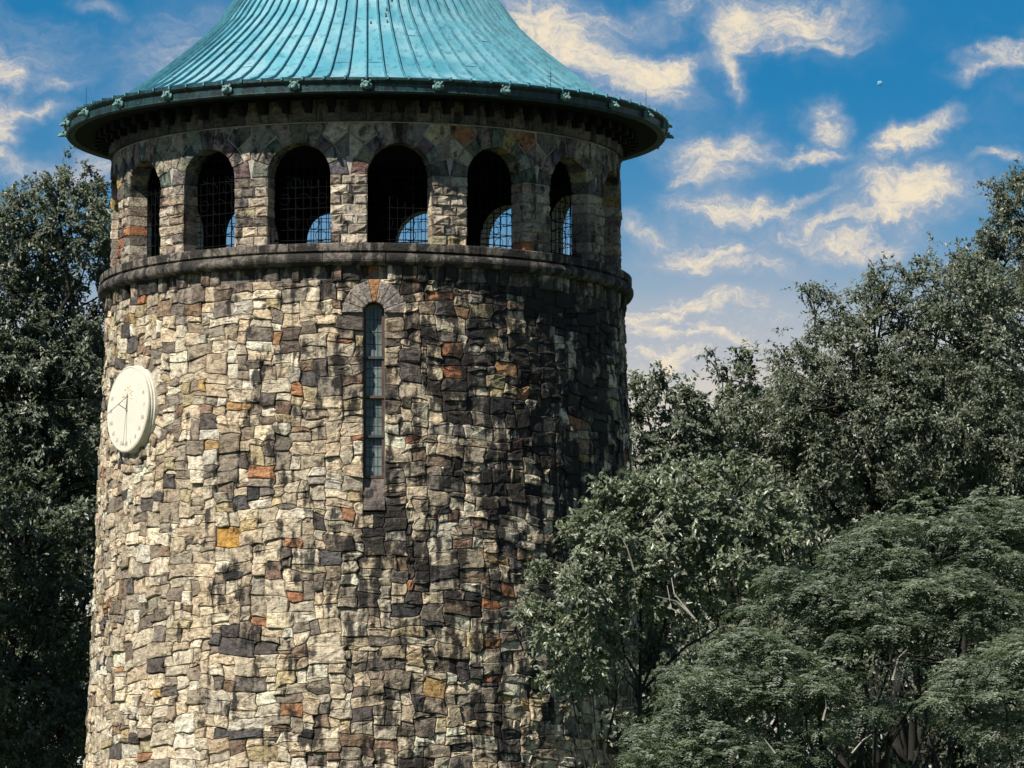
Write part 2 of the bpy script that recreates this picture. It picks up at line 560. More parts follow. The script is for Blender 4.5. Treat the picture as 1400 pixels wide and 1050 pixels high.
def stone_geo(poly, fn, gap=0.011, back=-0.12, proud=0.03, rough=0.011, tilt=0.019, round_=0.018, arris=0.02, corners=None, rnd=random):
    """one rough faced stone from its outline on the wall: sides, worn arris, uneven face"""
    if area(poly) < 0:
        poly = poly[::-1]
    # knock the corners off
    pts = []
    n = len(poly)
    for i in range(n):
        p0, p1, p2 = poly[i - 1], poly[i], poly[(i + 1) % n]
        l1 = math.hypot(p1[0] - p0[0], p1[1] - p0[1])
        l2 = math.hypot(p2[0] - p1[0], p2[1] - p1[1])
        if l1 < 1e-4:
            continue
        cosa = ((p1[0] - p0[0]) * (p2[0] - p1[0]) + (p1[1] - p0[1]) * (p2[1] - p1[1])) / (l1 * l2 + 1e-9)
        if cosa < 0.55 and round_ > 0:
            q = round_ * rnd.uniform(0.35, 1.5)
            c1, c2 = min(q, l1 * 0.33), min(q, l2 * 0.33)
            pts.append((p1[0] + (p0[0] - p1[0]) * c1 / l1, p1[1] + (p0[1] - p1[1]) * c1 / l1))
            pts.append((p1[0] + (p2[0] - p1[0]) * c2 / l2, p1[1] + (p2[1] - p1[1]) * c2 / l2))
        else:
            pts.append(p1)
    pts = inset(pts, gap)
    n = len(pts)
    cx = sum(p[0] for p in pts) / n
    cy = sum(p[1] for p in pts) / n
    w = max(abs(p[0] - cx) for p in pts) + 1e-6
    h = max(abs(p[1] - cy) for p in pts) + 1e-6
    tx, ty = rnd.uniform(-tilt, tilt), rnd.uniform(-tilt, tilt)

    def face(p, e=0.0):
        return proud + tx * (p[0] - cx) / w + ty * (p[1] - cy) / h + e
    v = []
    for p in pts:
        v.append(fn(p[0], p[1], back))
    for p in pts:
        v.append(fn(p[0], p[1], face(p) - arris * rnd.uniform(0.7, 1.5)))
    mind = min(w, h)
    k1 = 1 - min(0.35, arris * 0.9 / mind)
    for p in pts:
        q = (cx + (p[0] - cx) * k1, cy + (p[1] - cy) * k1)
        v.append(fn(q[0], q[1], face(q, rnd.uniform(-rough, rough))))
    k2 = rnd.uniform(0.35, 0.6)
    ox, oy = rnd.uniform(-0.2, 0.2) * w, rnd.uniform(-0.2, 0.2) * h
    m = 0
    for i in range(0, n, 2):
        p = pts[i]
        q = (cx + ox + (p[0] - cx) * k2, cy + oy + (p[1] - cy) * k2)
        v.append(fn(q[0], q[1], face(q, rnd.uniform(-rough, rough * 1.6))))
        m += 1
    f = []
    for r in range(2):
        for i in range(n):
            j = (i + 1) % n
            f.append((r * n + i, r * n + j, (r + 1) * n + j, (r + 1) * n + i))
    b0 = 2 * n
    c0 = 3 * n
    for i in range(m):
        a, bq = 2 * i, 2 * i + 1
        nx = (i + 1) % m
        if bq < n:
            c = (bq + 1) % n
            f.append((b0 + a, b0 + bq, c0 + i))
            f.append((b0 + bq, b0 + c, c0 + nx, c0 + i))
        else:
            f.append((b0 + a, b0 + 0, c0 + nx, c0 + i))
    f.append(tuple(c0 + i for i in range(m)))
    return v, f


PALETTE = [  # (weight, colour): the range of local stones in the wall
    (28, (0.68, 0.60, 0.46)), (20, (0.59, 0.51, 0.385)), (15, (0.74, 0.68, 0.56)), (12, (0.45, 0.39, 0.30)), (9, (0.32, 0.275, 0.22)),
    (6, (0.23, 0.195, 0.16)), (4, (0.30, 0.22, 0.155)), (3, (0.13, 0.12, 0.115)), (3, (0.50, 0.43, 0.27)), (0.7, (0.42, 0.22, 0.12)), (0.4, (0.50, 0.36, 0.18)),
]
DARKS = [(6, (0.28, 0.245, 0.21)), (5, (0.20, 0.175, 0.155)), (3, (0.12, 0.11, 0.11)), (2.2, (0.06, 0.062, 0.065)), (3, (0.28, 0.20, 0.155)), (5, (0.38, 0.33, 0.27)), (4, (0.47, 0.41, 0.32)), (0.5, (0.36, 0.17, 0.09))]


def pick(pal):
    r = random.uniform(0, sum(q[0] for q in pal))
    for w_, c in pal:
        r -= w_
        if r <= 0:
            break
    k = random.uniform(0.8, 1.2)
    w = random.uniform(-0.05, 0.05)
    return (min(0.8, c[0] * k * (1 + w)), min(0.8, c[1] * k), min(0.8, c[2] * k * (1 - w)))


def wob(x, y, s):
    return (math.sin(x * 1.9 + s) * math.cos(y * 1.3 + 2 * s) + 0.6 * math.sin(x * 3.7 - y * 2.1 + s * 3) + 0.5 * math.cos(x * 0.8 + y * 4.3 + s)) / 2.1


def weathered_shaded(u, z):
    """0..1: how far the black weathering has got; it runs down the north-east shoulder from the ledge, with painted shade added at the far right"""
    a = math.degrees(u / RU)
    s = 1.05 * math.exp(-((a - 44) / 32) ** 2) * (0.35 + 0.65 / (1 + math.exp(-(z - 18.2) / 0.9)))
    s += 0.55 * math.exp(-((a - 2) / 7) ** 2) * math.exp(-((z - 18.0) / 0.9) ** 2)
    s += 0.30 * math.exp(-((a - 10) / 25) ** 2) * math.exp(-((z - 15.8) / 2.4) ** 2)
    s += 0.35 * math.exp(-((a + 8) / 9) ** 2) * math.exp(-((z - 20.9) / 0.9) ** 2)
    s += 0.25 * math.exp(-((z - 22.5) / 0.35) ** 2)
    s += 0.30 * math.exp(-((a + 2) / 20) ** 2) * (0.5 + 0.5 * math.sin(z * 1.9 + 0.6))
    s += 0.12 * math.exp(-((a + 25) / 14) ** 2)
    if a > 60:  # shade painted over the far right flank, on top of the weathering
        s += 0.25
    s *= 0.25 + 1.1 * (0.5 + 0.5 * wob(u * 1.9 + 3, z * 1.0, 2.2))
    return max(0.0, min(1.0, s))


# --- window and sundial places, in wall coordinates
WU, WZ0, WZS, WHALF = 0.16, 18.90, 21.99, 0.2
DU, DZ = R(-60.0) * RU, 20.45

# --- the rubble: stones of mixed size packed on a fine grid whose crossings are shifted about
du, dv = 2 * WHALF / 4, 0.086
iu0 = -int((9.2 + WU) / du)
iu1 = int((9.2 - WU) / du)
NU = iu1 - iu0
NV = int(round((Z_TOP - Z_CUT) / dv))
U0 = WU - WHALF + iu0 * du


def cell_c(i, j):
    return U0 + (i + 0.5) * du, Z_TOP - (j + 0.5) * dv


grid = -np.ones((NU, NV), dtype=int)
FREE, HOLE = -1, -2
for i in range(NU):
    for j in range(NV):
        cu, cz = cell_c(i, j)
        if abs(cu - WU) < WHALF and 18.22 < cz < WZS + 0.05:
            grid[i, j] = HOLE
        if cz >= WZS - 0.02 and math.hypot(cu - WU, cz - WZS) < 0.60:
            grid[i, j] = HOLE
        if math.hypot(cu - DU, cz - DZ) < 1.04:
            grid[i, j] = HOLE
sizes = [(3, 2, 12), (4, 3, 14), (3, 3, 7), (5, 3, 13), (2, 2, 6), (4, 2, 15), (5, 2, 12), (3, 4, 2), (2, 3, 4), (6, 3, 9), (4, 4, 3), (5, 4, 4), (7, 4, 2), (7, 3, 4), (2, 1, 3), (3, 1, 5), (6, 2, 9), (4, 1, 4), (7, 2, 3), (1, 2, 1.5)]
rects = []
for j in range(NV):
    i = 0
    while i < NU:
        if grid[i, j] != FREE:
            i += 1
            continue
        run = 0
        while i + run < NU and grid[i + run, j] == FREE:
            run += 1
        tw = random.uniform(0, sum(s[2] for s in sizes))
        for (w_, h_, p_) in sizes:
            tw -= p_
            if tw <= 0:
                break
        w_ = min(w_, run)
        if run - w_ == 1:
            w_ = run if run <= 4 else w_ - 1
        w_ = max(1, w_)
        h_ = min(h_, NV - j)
        if j + h_ == NV - 1:
            h_ += 1
        hh = 1
        while hh < h_ and all(grid[i + q, j + hh] == FREE for q in range(w_)):
            hh += 1
        sid = len(rects)
        grid[i:i + w_, j:j + hh] = sid
        rects.append((i, j, w_, hh))
        i += w_
# shifted crossings
node_u = np.zeros((NU + 1, NV + 1))
node_z = np.zeros((NU + 1, NV + 1))


for i in range(NU + 1):
    for j in range(NV + 1):
        u, z = U0 + i * du, Z_TOP - j * dv
        ids = set()
        hole = False
        for a in (i - 1, i):
            for b in (j - 1, j):
                if 0 <= a < NU and 0 <= b < NV:
                    ids.add(grid[a, b])
                    hole |= grid[a, b] == HOLE
        k = 1.0 if len(ids) >= 3 else 0.3
        ju = random.gauss(0, 0.026) * k
        jz = random.gauss(0, 0.021) * k
        ju = max(-0.045, min(0.045, ju))
        jz = max(-0.038, min(0.038, jz))
        fade = 1.0
        if abs(u - WU) < WHALF + 0.02 and z < WZS + 0.15 and z > 18.0:
            ju = 0
            fade = 0
        if j == 0:
            jz = 0
        near = min(1.0, abs(u - WU) / 0.6)
        node_u[i, j] = u + ju + 0.05 * wob(u, z, 1.0) * fade * near
        node_z[i, j] = z + jz + 0.10 * wob(u * 0.9, z, 4.0) * min(1.0, j / 4.0)

wall_core = MB()
# core of the wall: a ring of quads with the window left open
a_lines = sorted(set([R(q) for q in range(-180, 181, 4)] + [(WU - WHALF) / RU, (WU + WHALF) / RU]))
z_lines = [-0.5, 3, 6, 9, 12, 14, 16, 18.25, WZS + 0.22, 22.45, 23.0]
idx = {}
cv, cf = [], []
for a in a_lines:
    for z in z_lines:
        r = wall_r(z) - 0.04
        idx[(a, z)] = len(cv)
        cv.append((r * math.sin(a), -r * math.cos(a), z))
for a, a2 in zip(a_lines, a_lines[1:]):
    for z, z2 in zip(z_lines, z_lines[1:]):
        if abs((a + a2) / 2 * RU - WU) < WHALF and z == 18.25:
            continue
        cf.append((idx[(a, z)], idx[(a2, z)], idx[(a2, z2)], idx[(a, z2)]))
wall_core.add(cv, cf)
# reveal of the window opening
rv = []
for (u, z) in ((WU - WHALF, 18.25), (WU + WHALF, 18.25), (WU + WHALF, WZS + 0.22), (WU - WHALF, WZS + 0.22)):
    rv.append(wall_pt(u, z, -0.05))
    rv.append(wall_pt(u, z, -0.6))
wall_core.add(rv, [(0, 1, 3, 2), (2, 3, 5, 4), (4, 5, 7, 6), (6, 7, 1, 0), (1, 7, 5, 3)])
wall = wall_core.build('wall', M['mortar'], tower)

special = [  # remarkable stones, where the photograph shows them
    (297, 738, (0.62, 0.33, 0.04)), (394, 818, (0.48, 0.19, 0.09)), (277, 533, (0.62, 0.42, 0.15)), (408, 530, (0.52, 0.22, 0.10)), (325, 560, (0.58, 0.34, 0.15)),
    (630, 503, (0.36, 0.12, 0.05)), (685, 508, (0.45, 0.24, 0.11)), (722, 535, (0.38, 0.18, 0.08)), (601, 936, (0.58, 0.38, 0.14)), (350, 712, (0.60, 0.47, 0.24)),
    (482, 600, (0.40, 0.15, 0.08)), (665, 758, (0.46, 0.30, 0.17)), (300, 1018, (0.66, 0.52, 0.36)), (150, 828, (0.40, 0.20, 0.13)), (354, 650, (0.55, 0.25, 0.11)),
    (283, 467, (0.60, 0.58, 0.52)), (340, 430, (0.56, 0.54, 0.49)), (385, 468, (0.07, 0.055, 0.06)), (410, 455, (0.08, 0.06, 0.06)), (385, 455, (0.42, 0.22, 0.10)),
    (540, 465, (0.05, 0.05, 0.055)), (480, 447, (0.04, 0.04, 0.05)), (470, 430, (0.55, 0.49, 0.34)), (610, 676, (0.52, 0.45, 0.33)), (550, 735, (0.55, 0.53, 0.48)),
    (570, 870, (0.55, 0.46, 0.30)), (530, 868, (0.58, 0.52, 0.40)), (430, 785, (0.17, 0.15, 0.14)), (560, 905, (0.47, 0.37, 0.22)), (720, 390, (0.33, 0.30, 0.27)),
    (665, 450, (0.42, 0.30, 0.18)), (640, 430, (0.30, 0.17, 0.10)), (790, 575, (0.33, 0.14, 0.07)), (200, 385, (0.14, 0.09, 0.08)), (265, 405, (0.10, 0.08, 0.08)),
]
spec_uz = [(*px_to_uz(x, y), tuple(0.75 * q + 0.25 * w for q, w in zip(c, (0.36, 0.30, 0.22)))) for x, y, c in special]


def inside(poly, x, y):
    c = False
    for i in range(len(poly)):
        x0, y0 = poly[i - 1]
        x1, y1 = poly[i]
        if (y0 > y) != (y1 > y) and x < (x1 - x0) * (y - y0) / (y1 - y0) + x0:
            c = not c
    return c


stones = []
for (i, j, w_, h_) in rects:
    loop = [(i + q, j + h_) for q in range(w_)] + [(i + w_, j + h_ - q) for q in range(h_)] + [(i + w_ - q, j) for q in range(w_)] + [(i, j + q) for q in range(h_)]
    poly = []
    for (a, b) in loop:
        ids = set()
        for c_ in (a - 1, a):
            for d_ in (b - 1, b):
                if 0 <= c_ < NU and 0 <= d_ < NV:
                    ids.add(grid[c_, d_])
        corner = (a in (i, i + w_)) and (b in (j, j + h_))
        if len(ids) >= 3 or corner or (a + b) % 2 == 0:
            poly.append((node_u[a, b], node_z[a, b]))
    cu = sum(p[0] for p in poly) / len(poly)
    cz = sum(p[1] for p in poly) / len(poly)
    wt = weathered_shaded(cu, cz)
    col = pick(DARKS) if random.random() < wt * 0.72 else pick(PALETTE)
    for su, sz, sc in spec_uz:
        if inside(poly, su, sz):
            col = sc
            wt *= 0.3
    ar = abs(area(poly))
    proud = max(-0.02, min(0.05, random.gauss(0.018, 0.018)))
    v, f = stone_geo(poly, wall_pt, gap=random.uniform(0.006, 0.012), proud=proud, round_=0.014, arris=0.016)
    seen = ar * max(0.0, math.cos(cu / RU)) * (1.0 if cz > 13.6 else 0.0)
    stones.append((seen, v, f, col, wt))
# radial stones round the sundial
for k in range(30):
    a0, a1 = 2 * math.pi * k / 30, 2 * math.pi * (k + 1) / 30
    r1 = 1.07 + random.uniform(-0.06, 0.07)
    poly = [(DU + r * math.cos(a), DZ + r * math.sin(a)) for r, a in ((0.74, a0), (r1, a0), (r1, a1), (0.74, a1))]
    v, f = stone_geo(poly, wall_pt, proud=random.gauss(0.02, 0.012))
    stones.append((abs(area(poly)) * 0.45, v, f, pick(PALETTE[:6]), 0.0))
stones.sort(key=lambda q: -q[0])
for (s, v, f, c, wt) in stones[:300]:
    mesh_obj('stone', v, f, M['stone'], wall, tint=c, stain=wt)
rest = MB()
tt, ss = [], []
for (s, v, f, c, wt) in stones[300:]:
    rest.add(v, f)
    tt += [(*c, 1.0)] * len(v)
    ss += [wt] * len(v)
o = rest.build('rubble_stone', M['stone'], wall, tint=tt, stain=ss)
o['kind'] = 'stuff'

# --- the arch over the slit window
for k in range(9):
    a0, a1 = math.pi * k / 9, math.pi * (k + 1) / 9
    r1 = 0.63 + random.uniform(-0.03, 0.02)
    poly = [(WU + r * math.cos(a), WZS + r * math.sin(a)) for r, a in ((WHALF, a0), (r1, a0), (r1, a1), (WHALF, a1))]
    v, f = stone_geo(poly, wall_pt, gap=0.006, back=-0.30, proud=0.04, rough=0.006, tilt=0.008, round_=0.01, arris=0.012)
    c = (0.46, 0.25, 0.12) if k == 4 else random.choice([(0.36, 0.33, 0.30), (0.42, 0.37, 0.32), (0.30, 0.27, 0.26), (0.28, 0.20, 0.18)])
    mesh_obj('voussoir', v, f, M['ashlar'], wall, tint=c, stain=0.12)

# --- slit window
win = empty('slit_window')
win.parent = tower


def slab(fn, u0, u1, z0, z1, d0, d1):
    v = [fn(u, z, d) for u in (u0, u1) for z in (z0, z1) for d in (d0, d1)]
    return v, [(0, 1, 3, 2), (4, 6, 7, 5), (0, 4, 5, 1), (2, 3, 7, 6), (0, 2, 6, 4), (1, 5, 7, 3)]


DG = -0.20   # glass plane, recessed
tiers = [(WZ0, 19.66), (19.66, 20.40), (20.40, 21.14), (21.14, WZS + 0.20)]
for sgn in (-1, 1):
    v, f = slab(wall_pt, WU + sgn * WHALF - sgn * 0.002, WU + sgn * (WHALF - 0.045), WZ0, WZS + 0.02, DG - 0.05, DG + 0.06)
    mesh_obj('jamb', v, f, M['rust'], win)
for k, (z0, z1) in enumerate(tiers):
    v, f = slab(wall_pt, WU - WHALF + 0.002, WU + WHALF - 0.002, z0 - 0.005, z0 + 0.04, DG - 0.05, DG + 0.085)
    mesh_obj('transom', v, f, M['rust'] if k % 2 == 0 else M['lead'], win)
    lean = 0.055
    top = z1 - 0.005
    u0, u1 = WU - WHALF + 0.047, WU + WHALF - 0.047
    if k < 3:
        v = [wall_pt(u0, z0 + 0.04, DG + lean * 0.5), wall_pt(u1, z0 + 0.04, DG + lean * 0.5), wall_pt(u1, top, DG - lean * 0.5), wall_pt(u0, top, DG - lean * 0.5)]
        f = [(0, 1, 2, 3)]
    else:
        arc = [(WU + 0.19 * math.cos(a), WZS + 0.19 * math.sin(a)) for a in [math.pi * q / 10 for q in range(11)]]
        pts = [(u0, z0 + 0.04), (u1, z0 + 0.04)] + arc
        v = [wall_pt(u, z, DG + lean * 0.5 - lean * (z - z0) / (z1 - z0)) for u, z in pts]
        f = [tuple(range(len(v)))]
    nb = len(v)
    v2 = v + [tuple(Vector(q) + Vector((0, 0.012, 0))) for q in v]
    f2 = f + [tuple(i + nb for i in reversed(f[0]))] + [(i, i + nb, (i + 1) % nb + nb, (i + 1) % nb) for i in range(nb)]
    pane = mesh_obj('pane', v2, f2, M['glass'], win)
    cm = MB()
    zt = top if k < 3 else WZS + 0.12
    for q in range(1, 4):
        u = u0 + (u1 - u0) * q / 4
        w_ = 0.008 if q == 2 else 0.005
        pts = [wall_pt(u, z, DG + 0.004 + lean * 0.5 - lean * (z - z0) / (z1 - z0)) for z in (z0 + 0.04, zt)]
        cm.tube(pts, w_, 4)
    for q in range(1, 5):
        z = z0 + 0.04 + (zt - z0 - 0.04) * q / 4.0
        if q == 4 and k == 3:
            continue
        dd = DG + 0.004 + lean * 0.5 - lean * (z - z0) / (z1 - z0)
        cm.tube([wall_pt(u0, z, dd), wall_pt(u1, z, dd)], 0.006, 4)
    cm.build('lead_came', M['lead'], pane)
# deep sloping sill
sv = []
for u in (WU - WHALF + 0.004, WU + WHALF - 0.004):
    for (z, d) in ((WZ0, -0.28), (WZ0 - 0.02, -0.12), (18.40, 0.05), (18.28, 0.06), (18.26, -0.4), (WZ0, -0.4)):
        sv.append(wall_pt(u, z, d))
sf = [(i, (i + 1) % 6, 6 + (i + 1) % 6, 6 + i) for i in range(6)] + [tuple(reversed(range(6))), tuple(range(6, 12))]
mesh_obj('window_sill', sv, sf, M['ashlar'], win, tint=(0.19, 0.165, 0.155), stain=0.1)

# --- soldier course of small upright blocks under the ledge
frieze = drum_pt(4.935)
x = -9.0
row = MB()
while x < 9.0:
    w_ = random.choice([0.16, 0.2, 0.24, 0.28, 0.34])
    rec = random.random() < 0.42
    poly = [(x, 22.60 + random.uniform(-0.03, 0.02)), (x + w_, 22.60 + random.uniform(-0.03, 0.02)), (x + w_, 22.93), (x, 22.93)]
    v, f = stone_geo(poly, frieze, gap=0.009, back=-0.15, proud=(-0.045 if rec else random.uniform(0.02, 0.075)), rough=0.01, round_=0.012, arris=0.016)
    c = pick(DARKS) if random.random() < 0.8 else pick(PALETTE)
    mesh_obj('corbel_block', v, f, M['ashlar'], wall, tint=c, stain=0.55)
    x += w_

# --- ledge: a slab over a heavy roll, in lengths of stone
ledge = empty('ledge')
ledge.parent = tower
slab_prof = [(4.60, 23.30), (5.08, 23.285), (5.10, 23.27), (5.10, 23.14), (5.06, 23.12), (4.60, 23.12)]
roll_prof = [(4.60, 23.115)] + [(5.00 + 0.145 * math.sin(a), 22.99 + 0.125 * math.cos(a)) for a in [R(10 + q * 18) for q in range(10)]] + [(4.95, 22.87), (4.60, 22.87)]
core = MB()
core.lathe([(4.2, 23.26), (4.92, 23.26), (4.92, 22.9), (4.2, 22.9), (4.2, 23.26)], 96)
core.build('ledge_core', M['mortar'], ledge)


def ring_stone(prof, a0, a1, name, tint, seg=5, jr=0.0):
    m_ = MB()
    prof = [(r + (jr if r > 4.8 else 0), z) for r, z in prof]
    m_.lathe(prof + [prof[0]], seg, a0, a1, False)
    npf = len(prof)
    m_.f.append(tuple(reversed(range(npf))))
    m_.f.append(tuple(seg * (npf + 1) + k for k in range(npf)))
    return m_.build(name, M['ashlar'], ledge, tint=tint, stain=0.5)


for (prof, name, n_) in ((slab_prof, 'ledge_slab', 26), (roll_prof, 'ledge_roll', 34)):
    a = R(-180) + random.uniform(0, 0.1)
    end = a + 2 * math.pi
    cuts = [a + (end - a) * (k + (random.uniform(-0.3, 0.3) if 0 < k < n_ else 0)) / n_ for k in range(n_ + 1)]
    for a0, a1 in zip(cuts, cuts[1:]):
        k = random.uniform(0.8, 1.15)
        base = (0.22, 0.20, 0.18) if name == 'ledge_slab' else (0.16, 0.148, 0.135)
        ring_stone(prof, a0 + 0.0012, a1 - 0.0012, name, tuple(q * k for q in base), 5, random.uniform(-0.006, 0.006))

# --- belfry
belfry = empty('belfry')
belfry.parent = tower
RB = 4.86
bpt = drum_pt(RB)
NB = 16
PH0 = 7.5
STEP = 2 * math.pi / NB
HB = RB * STEP / 2
AR = 0.605
ZA, ZS2, ZT = 23.30, 24.60, 25.58
core = MB()
ins = MB()
Ri, Ro = 4.50, RB - 0.004
aw = AR + 0.03


def rp(r, a, z):
    return (r * math.sin(a), -r * math.cos(a), z)


for b in range(NB):
    ac = R(PH0) + b * STEP
    prof = [(-aw, ZA - 0.1)] + [(-aw * math.cos(math.pi * q / 14), ZS2 + aw * math.sin(math.pi * q / 14)) for q in range(15)] + [(aw, ZA - 0.1)]
    # outer and inner skins
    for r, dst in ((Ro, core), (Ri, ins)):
        pts = []
        for u, z in prof:
            pts.append(rp(r, ac + u / RB, z))
        tops = [rp(r, ac + u / RB, 26.05) for u, z in prof]
        n_ = len(prof)
        fs = [(i, i + 1, n_ + i + 1, n_ + i) for i in range(1, n_ - 2)]
        dst.add(pts + tops, fs)
        for s in (-1, 1):
            dst.add([rp(r, ac + s * aw / RB, ZA - 0.1), rp(r, ac + s * HB / RB, ZA - 0.1), rp(r, ac + s * HB / RB, 26.05), rp(r, ac + s * aw / RB, 26.05)], [(0, 1, 2, 3)])
    o_ = [rp(Ro, ac + u / RB, z) for u, z in prof]
    i_ = [rp(Ri, ac + u / RB, z) for u, z in prof]
    n_ = len(prof)
    core.add(o_ + i_, [(k, k + 1, n_ + k + 1, n_ + k) for k in range(n_ - 1)])
core.build('belfry_core', M['pale_mortar'], belfry)
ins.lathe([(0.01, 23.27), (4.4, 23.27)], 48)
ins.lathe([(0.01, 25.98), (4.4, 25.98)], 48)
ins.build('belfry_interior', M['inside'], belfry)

ASH = [(6, (0.44, 0.385, 0.32)), (5, (0.34, 0.30, 0.25)), (6, (0.58, 0.51, 0.41)), (3, (0.20, 0.178, 0.16)), (1.5, (0.31, 0.24, 0.19)), (1.3, (0.46, 0.40, 0.26)), (0.5, (0.40, 0.19, 0.10))]
ASHV = [(6, (0.25, 0.225, 0.20)), (4, (0.17, 0.155, 0.145)), (4, (0.33, 0.29, 0.245)), (1, (0.15, 0.145, 0.14)), (1, (0.26, 0.215, 0.175))]


def block(poly, ac, name, pal, back=-0.16, proud=0.026, gap=0.010, col=None, rough=0.012):
    def fn(u, z, d):
        return bpt(u + ac * RB, z, d)
    v, f = stone_geo(poly, fn, gap=gap, back=back, proud=proud + random.gauss(0, 0.008), rough=rough, tilt=0.012, round_=0.008, arris=0.018)
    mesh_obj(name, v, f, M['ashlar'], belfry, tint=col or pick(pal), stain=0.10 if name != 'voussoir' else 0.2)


bays = [b for b in range(-5, 5)]      # the half of the ring that can be seen
for b in bays:
    ac = R(PH0) + b * STEP
    # arch ring
    nv = 9
    for k in range(nv):
        a0, a1 = math.pi * k / nv, math.pi * (k + 1) / nv
        rr = []
        for a in (a0, a1):
            lim = min(HB / max(1e-6, abs(math.cos(a))), (ZT - ZS2) / max(1e-6, math.sin(a)))
            rr.append(min(lim, 0.87 if k in (1, 2, 6, 7) else (0.95 if k in (0, 8) else 1.14)))
        am = (a0 + a1) / 2
        jr = 0
        inner = [(AR * math.cos(a), ZS2 + AR * math.sin(a)) for a in (a0, am, a1)]
        poly = [inner[0], ((rr[0] + jr) * math.cos(a0), ZS2 + (rr[0] + jr) * math.sin(a0)), ((rr[1] + jr) * math.cos(a1), ZS2 + (rr[1] + jr) * math.sin(a1)), inner[2], inner[1]]
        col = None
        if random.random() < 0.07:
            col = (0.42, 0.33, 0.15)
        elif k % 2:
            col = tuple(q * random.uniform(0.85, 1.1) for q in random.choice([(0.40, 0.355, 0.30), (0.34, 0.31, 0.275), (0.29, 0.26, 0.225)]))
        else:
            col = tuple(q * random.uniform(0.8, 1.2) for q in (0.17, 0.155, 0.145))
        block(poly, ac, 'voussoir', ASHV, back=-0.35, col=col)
    # spandrels
    for s in (-1, 1):
        for (q0, q1) in ((20, 40), (40, 60)):
            a0, a1 = R(q0), R(q1)
            p_ = [(0.875 * math.cos(a), 0.875 * math.sin(a)) for a in (a0, (a0 + a1) / 2, a1)]
            if q0 == 20:
                poly = [p_[0], (HB, HB * math.tan(a0)), (HB, HB * math.tan(a1)), p_[2], p_[1]]
            else:
                poly = [p_[0], (HB, HB * math.tan(a0)), (HB, ZT - ZS2), ((ZT - ZS2) / math.tan(a1), ZT - ZS2), p_[2], p_[1]]
            poly = [(s * x_, ZS2 + y_) for x_, y_ in poly]
            block(poly, ac, 'spandrel_stone', ASH if random.random() < 0.7 else ASHV, proud=0.015)
    # pier between this bay and the next
    rows = 7
    hh = (ZS2 - ZA) / rows
    left, right = AR, 2 * HB - AR
    for r_ in range(rows):
        z0, z1 = ZA + r_ * hh, ZA + (r_ + 1) * hh
        wpier = right - left
        if (r_ + b) % 2 == 0:
            cuts = [left, left + wpier * random.uniform(0.42, 0.6), right]
        else:
            cuts = [left, left + wpier * random.uniform(0.26, 0.36), left + wpier * random.uniform(0.62, 0.72), right]
        zl = [z1 + (random.uniform(-0.012, 0.012) if r_ < rows - 1 else 0) for _ in cuts]
        for k in range(len(cuts) - 1):
            edge = k == 0 or k == len(cuts) - 2
            block([(cuts[k], z0), (cuts[k + 1], z0), (cuts[k + 1], z1), (cuts[k], z1)], ac, 'ashlar_block', ASH, back=-0.35 if edge else -0.2, rough=0.02)
# frieze of long blocks tucked under the eaves
NF = 44
for k in range(NF):
    a0 = R(-120) + R(240) * k / NF
    a1 = R(-120) + R(240) * (k + 1) / NF
    poly = [(a0 * RB, 25.60), (a1 * RB, 25.60), (a1 * RB, 26.02), (a0 * RB, 26.02)]
    v, f = stone_geo(poly, bpt, gap=0.006, back=-0.2, proud=0.075, rough=0.008, tilt=0.006, round_=0.005, arris=0.012)
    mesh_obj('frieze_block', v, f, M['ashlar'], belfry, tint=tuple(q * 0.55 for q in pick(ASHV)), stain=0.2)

# iron grilles in every arch
gr = MB()
gx = AR - 0.01
for k in range(1, 8):
    u = -gx + 2 * gx * k / 8
    top = ZS2 + math.sqrt(max(0, gx * gx - u * u))
    gr.tube([(u, 0, ZA), (u, 0, top)], 0.007 if k % 3 else 0.012, 4)
z = ZA + 0.12
kk = 0
while z < ZS2 + AR - 0.03:
    hw = gx if z < ZS2 else math.sqrt(max(0, gx * gx - (z - ZS2) ** 2))
    gr.tube([(-hw, 0, z), (hw, 0, z)], 0.007 if kk % 3 else 0.011, 4)
    z += 0.2
    kk += 1
for (u, z, r) in ((-0.3, 24.75, 0.11), (0.3, 24.75, 0.11), (0, 24.95, 0.13), (-0.15, 24.5, 0.1), (0.18, 24.5, 0.1), (0, 24.15, 0.15), (-0.36, 24.2, 0.1), (0.36, 24.2, 0.1), (-0.2, 23.75, 0.12), (0.2, 23.75, 0.12)):
    gr.tube([(u + r * math.cos(2 * math.pi * q / 14), 0, z + r * math.sin(2 * math.pi * q / 14)) for q in range(15)], 0.007, 4, False)
first = None
for b in range(NB):
    a = R(PH0) + b * STEP
    if first is None:
        first = gr.build('arch_grille', M['iron'], belfry)
        o = first
    else:
        o = share(first, belfry)
    o.location = rp(4.52, a, 0)
    o.rotation_euler = (0, 0, a)

# --- eaves, gutter and roof
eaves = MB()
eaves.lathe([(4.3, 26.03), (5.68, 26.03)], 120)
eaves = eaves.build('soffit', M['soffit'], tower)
br = MB()
br.box(-0.075, 0.075, -5.22, -4.88, 25.86, 26.028)
br.box(-0.055, 0.055, -5.08, -4.88, 25.76, 25.858)
bf = None
for k in range(72):
    a = 2 * math.pi * (k + 0.5) / 72
    if bf is None:
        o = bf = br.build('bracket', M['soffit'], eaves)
    else:
        o = share(bf, eaves)
    o.rotation_euler = (0, 0, a)

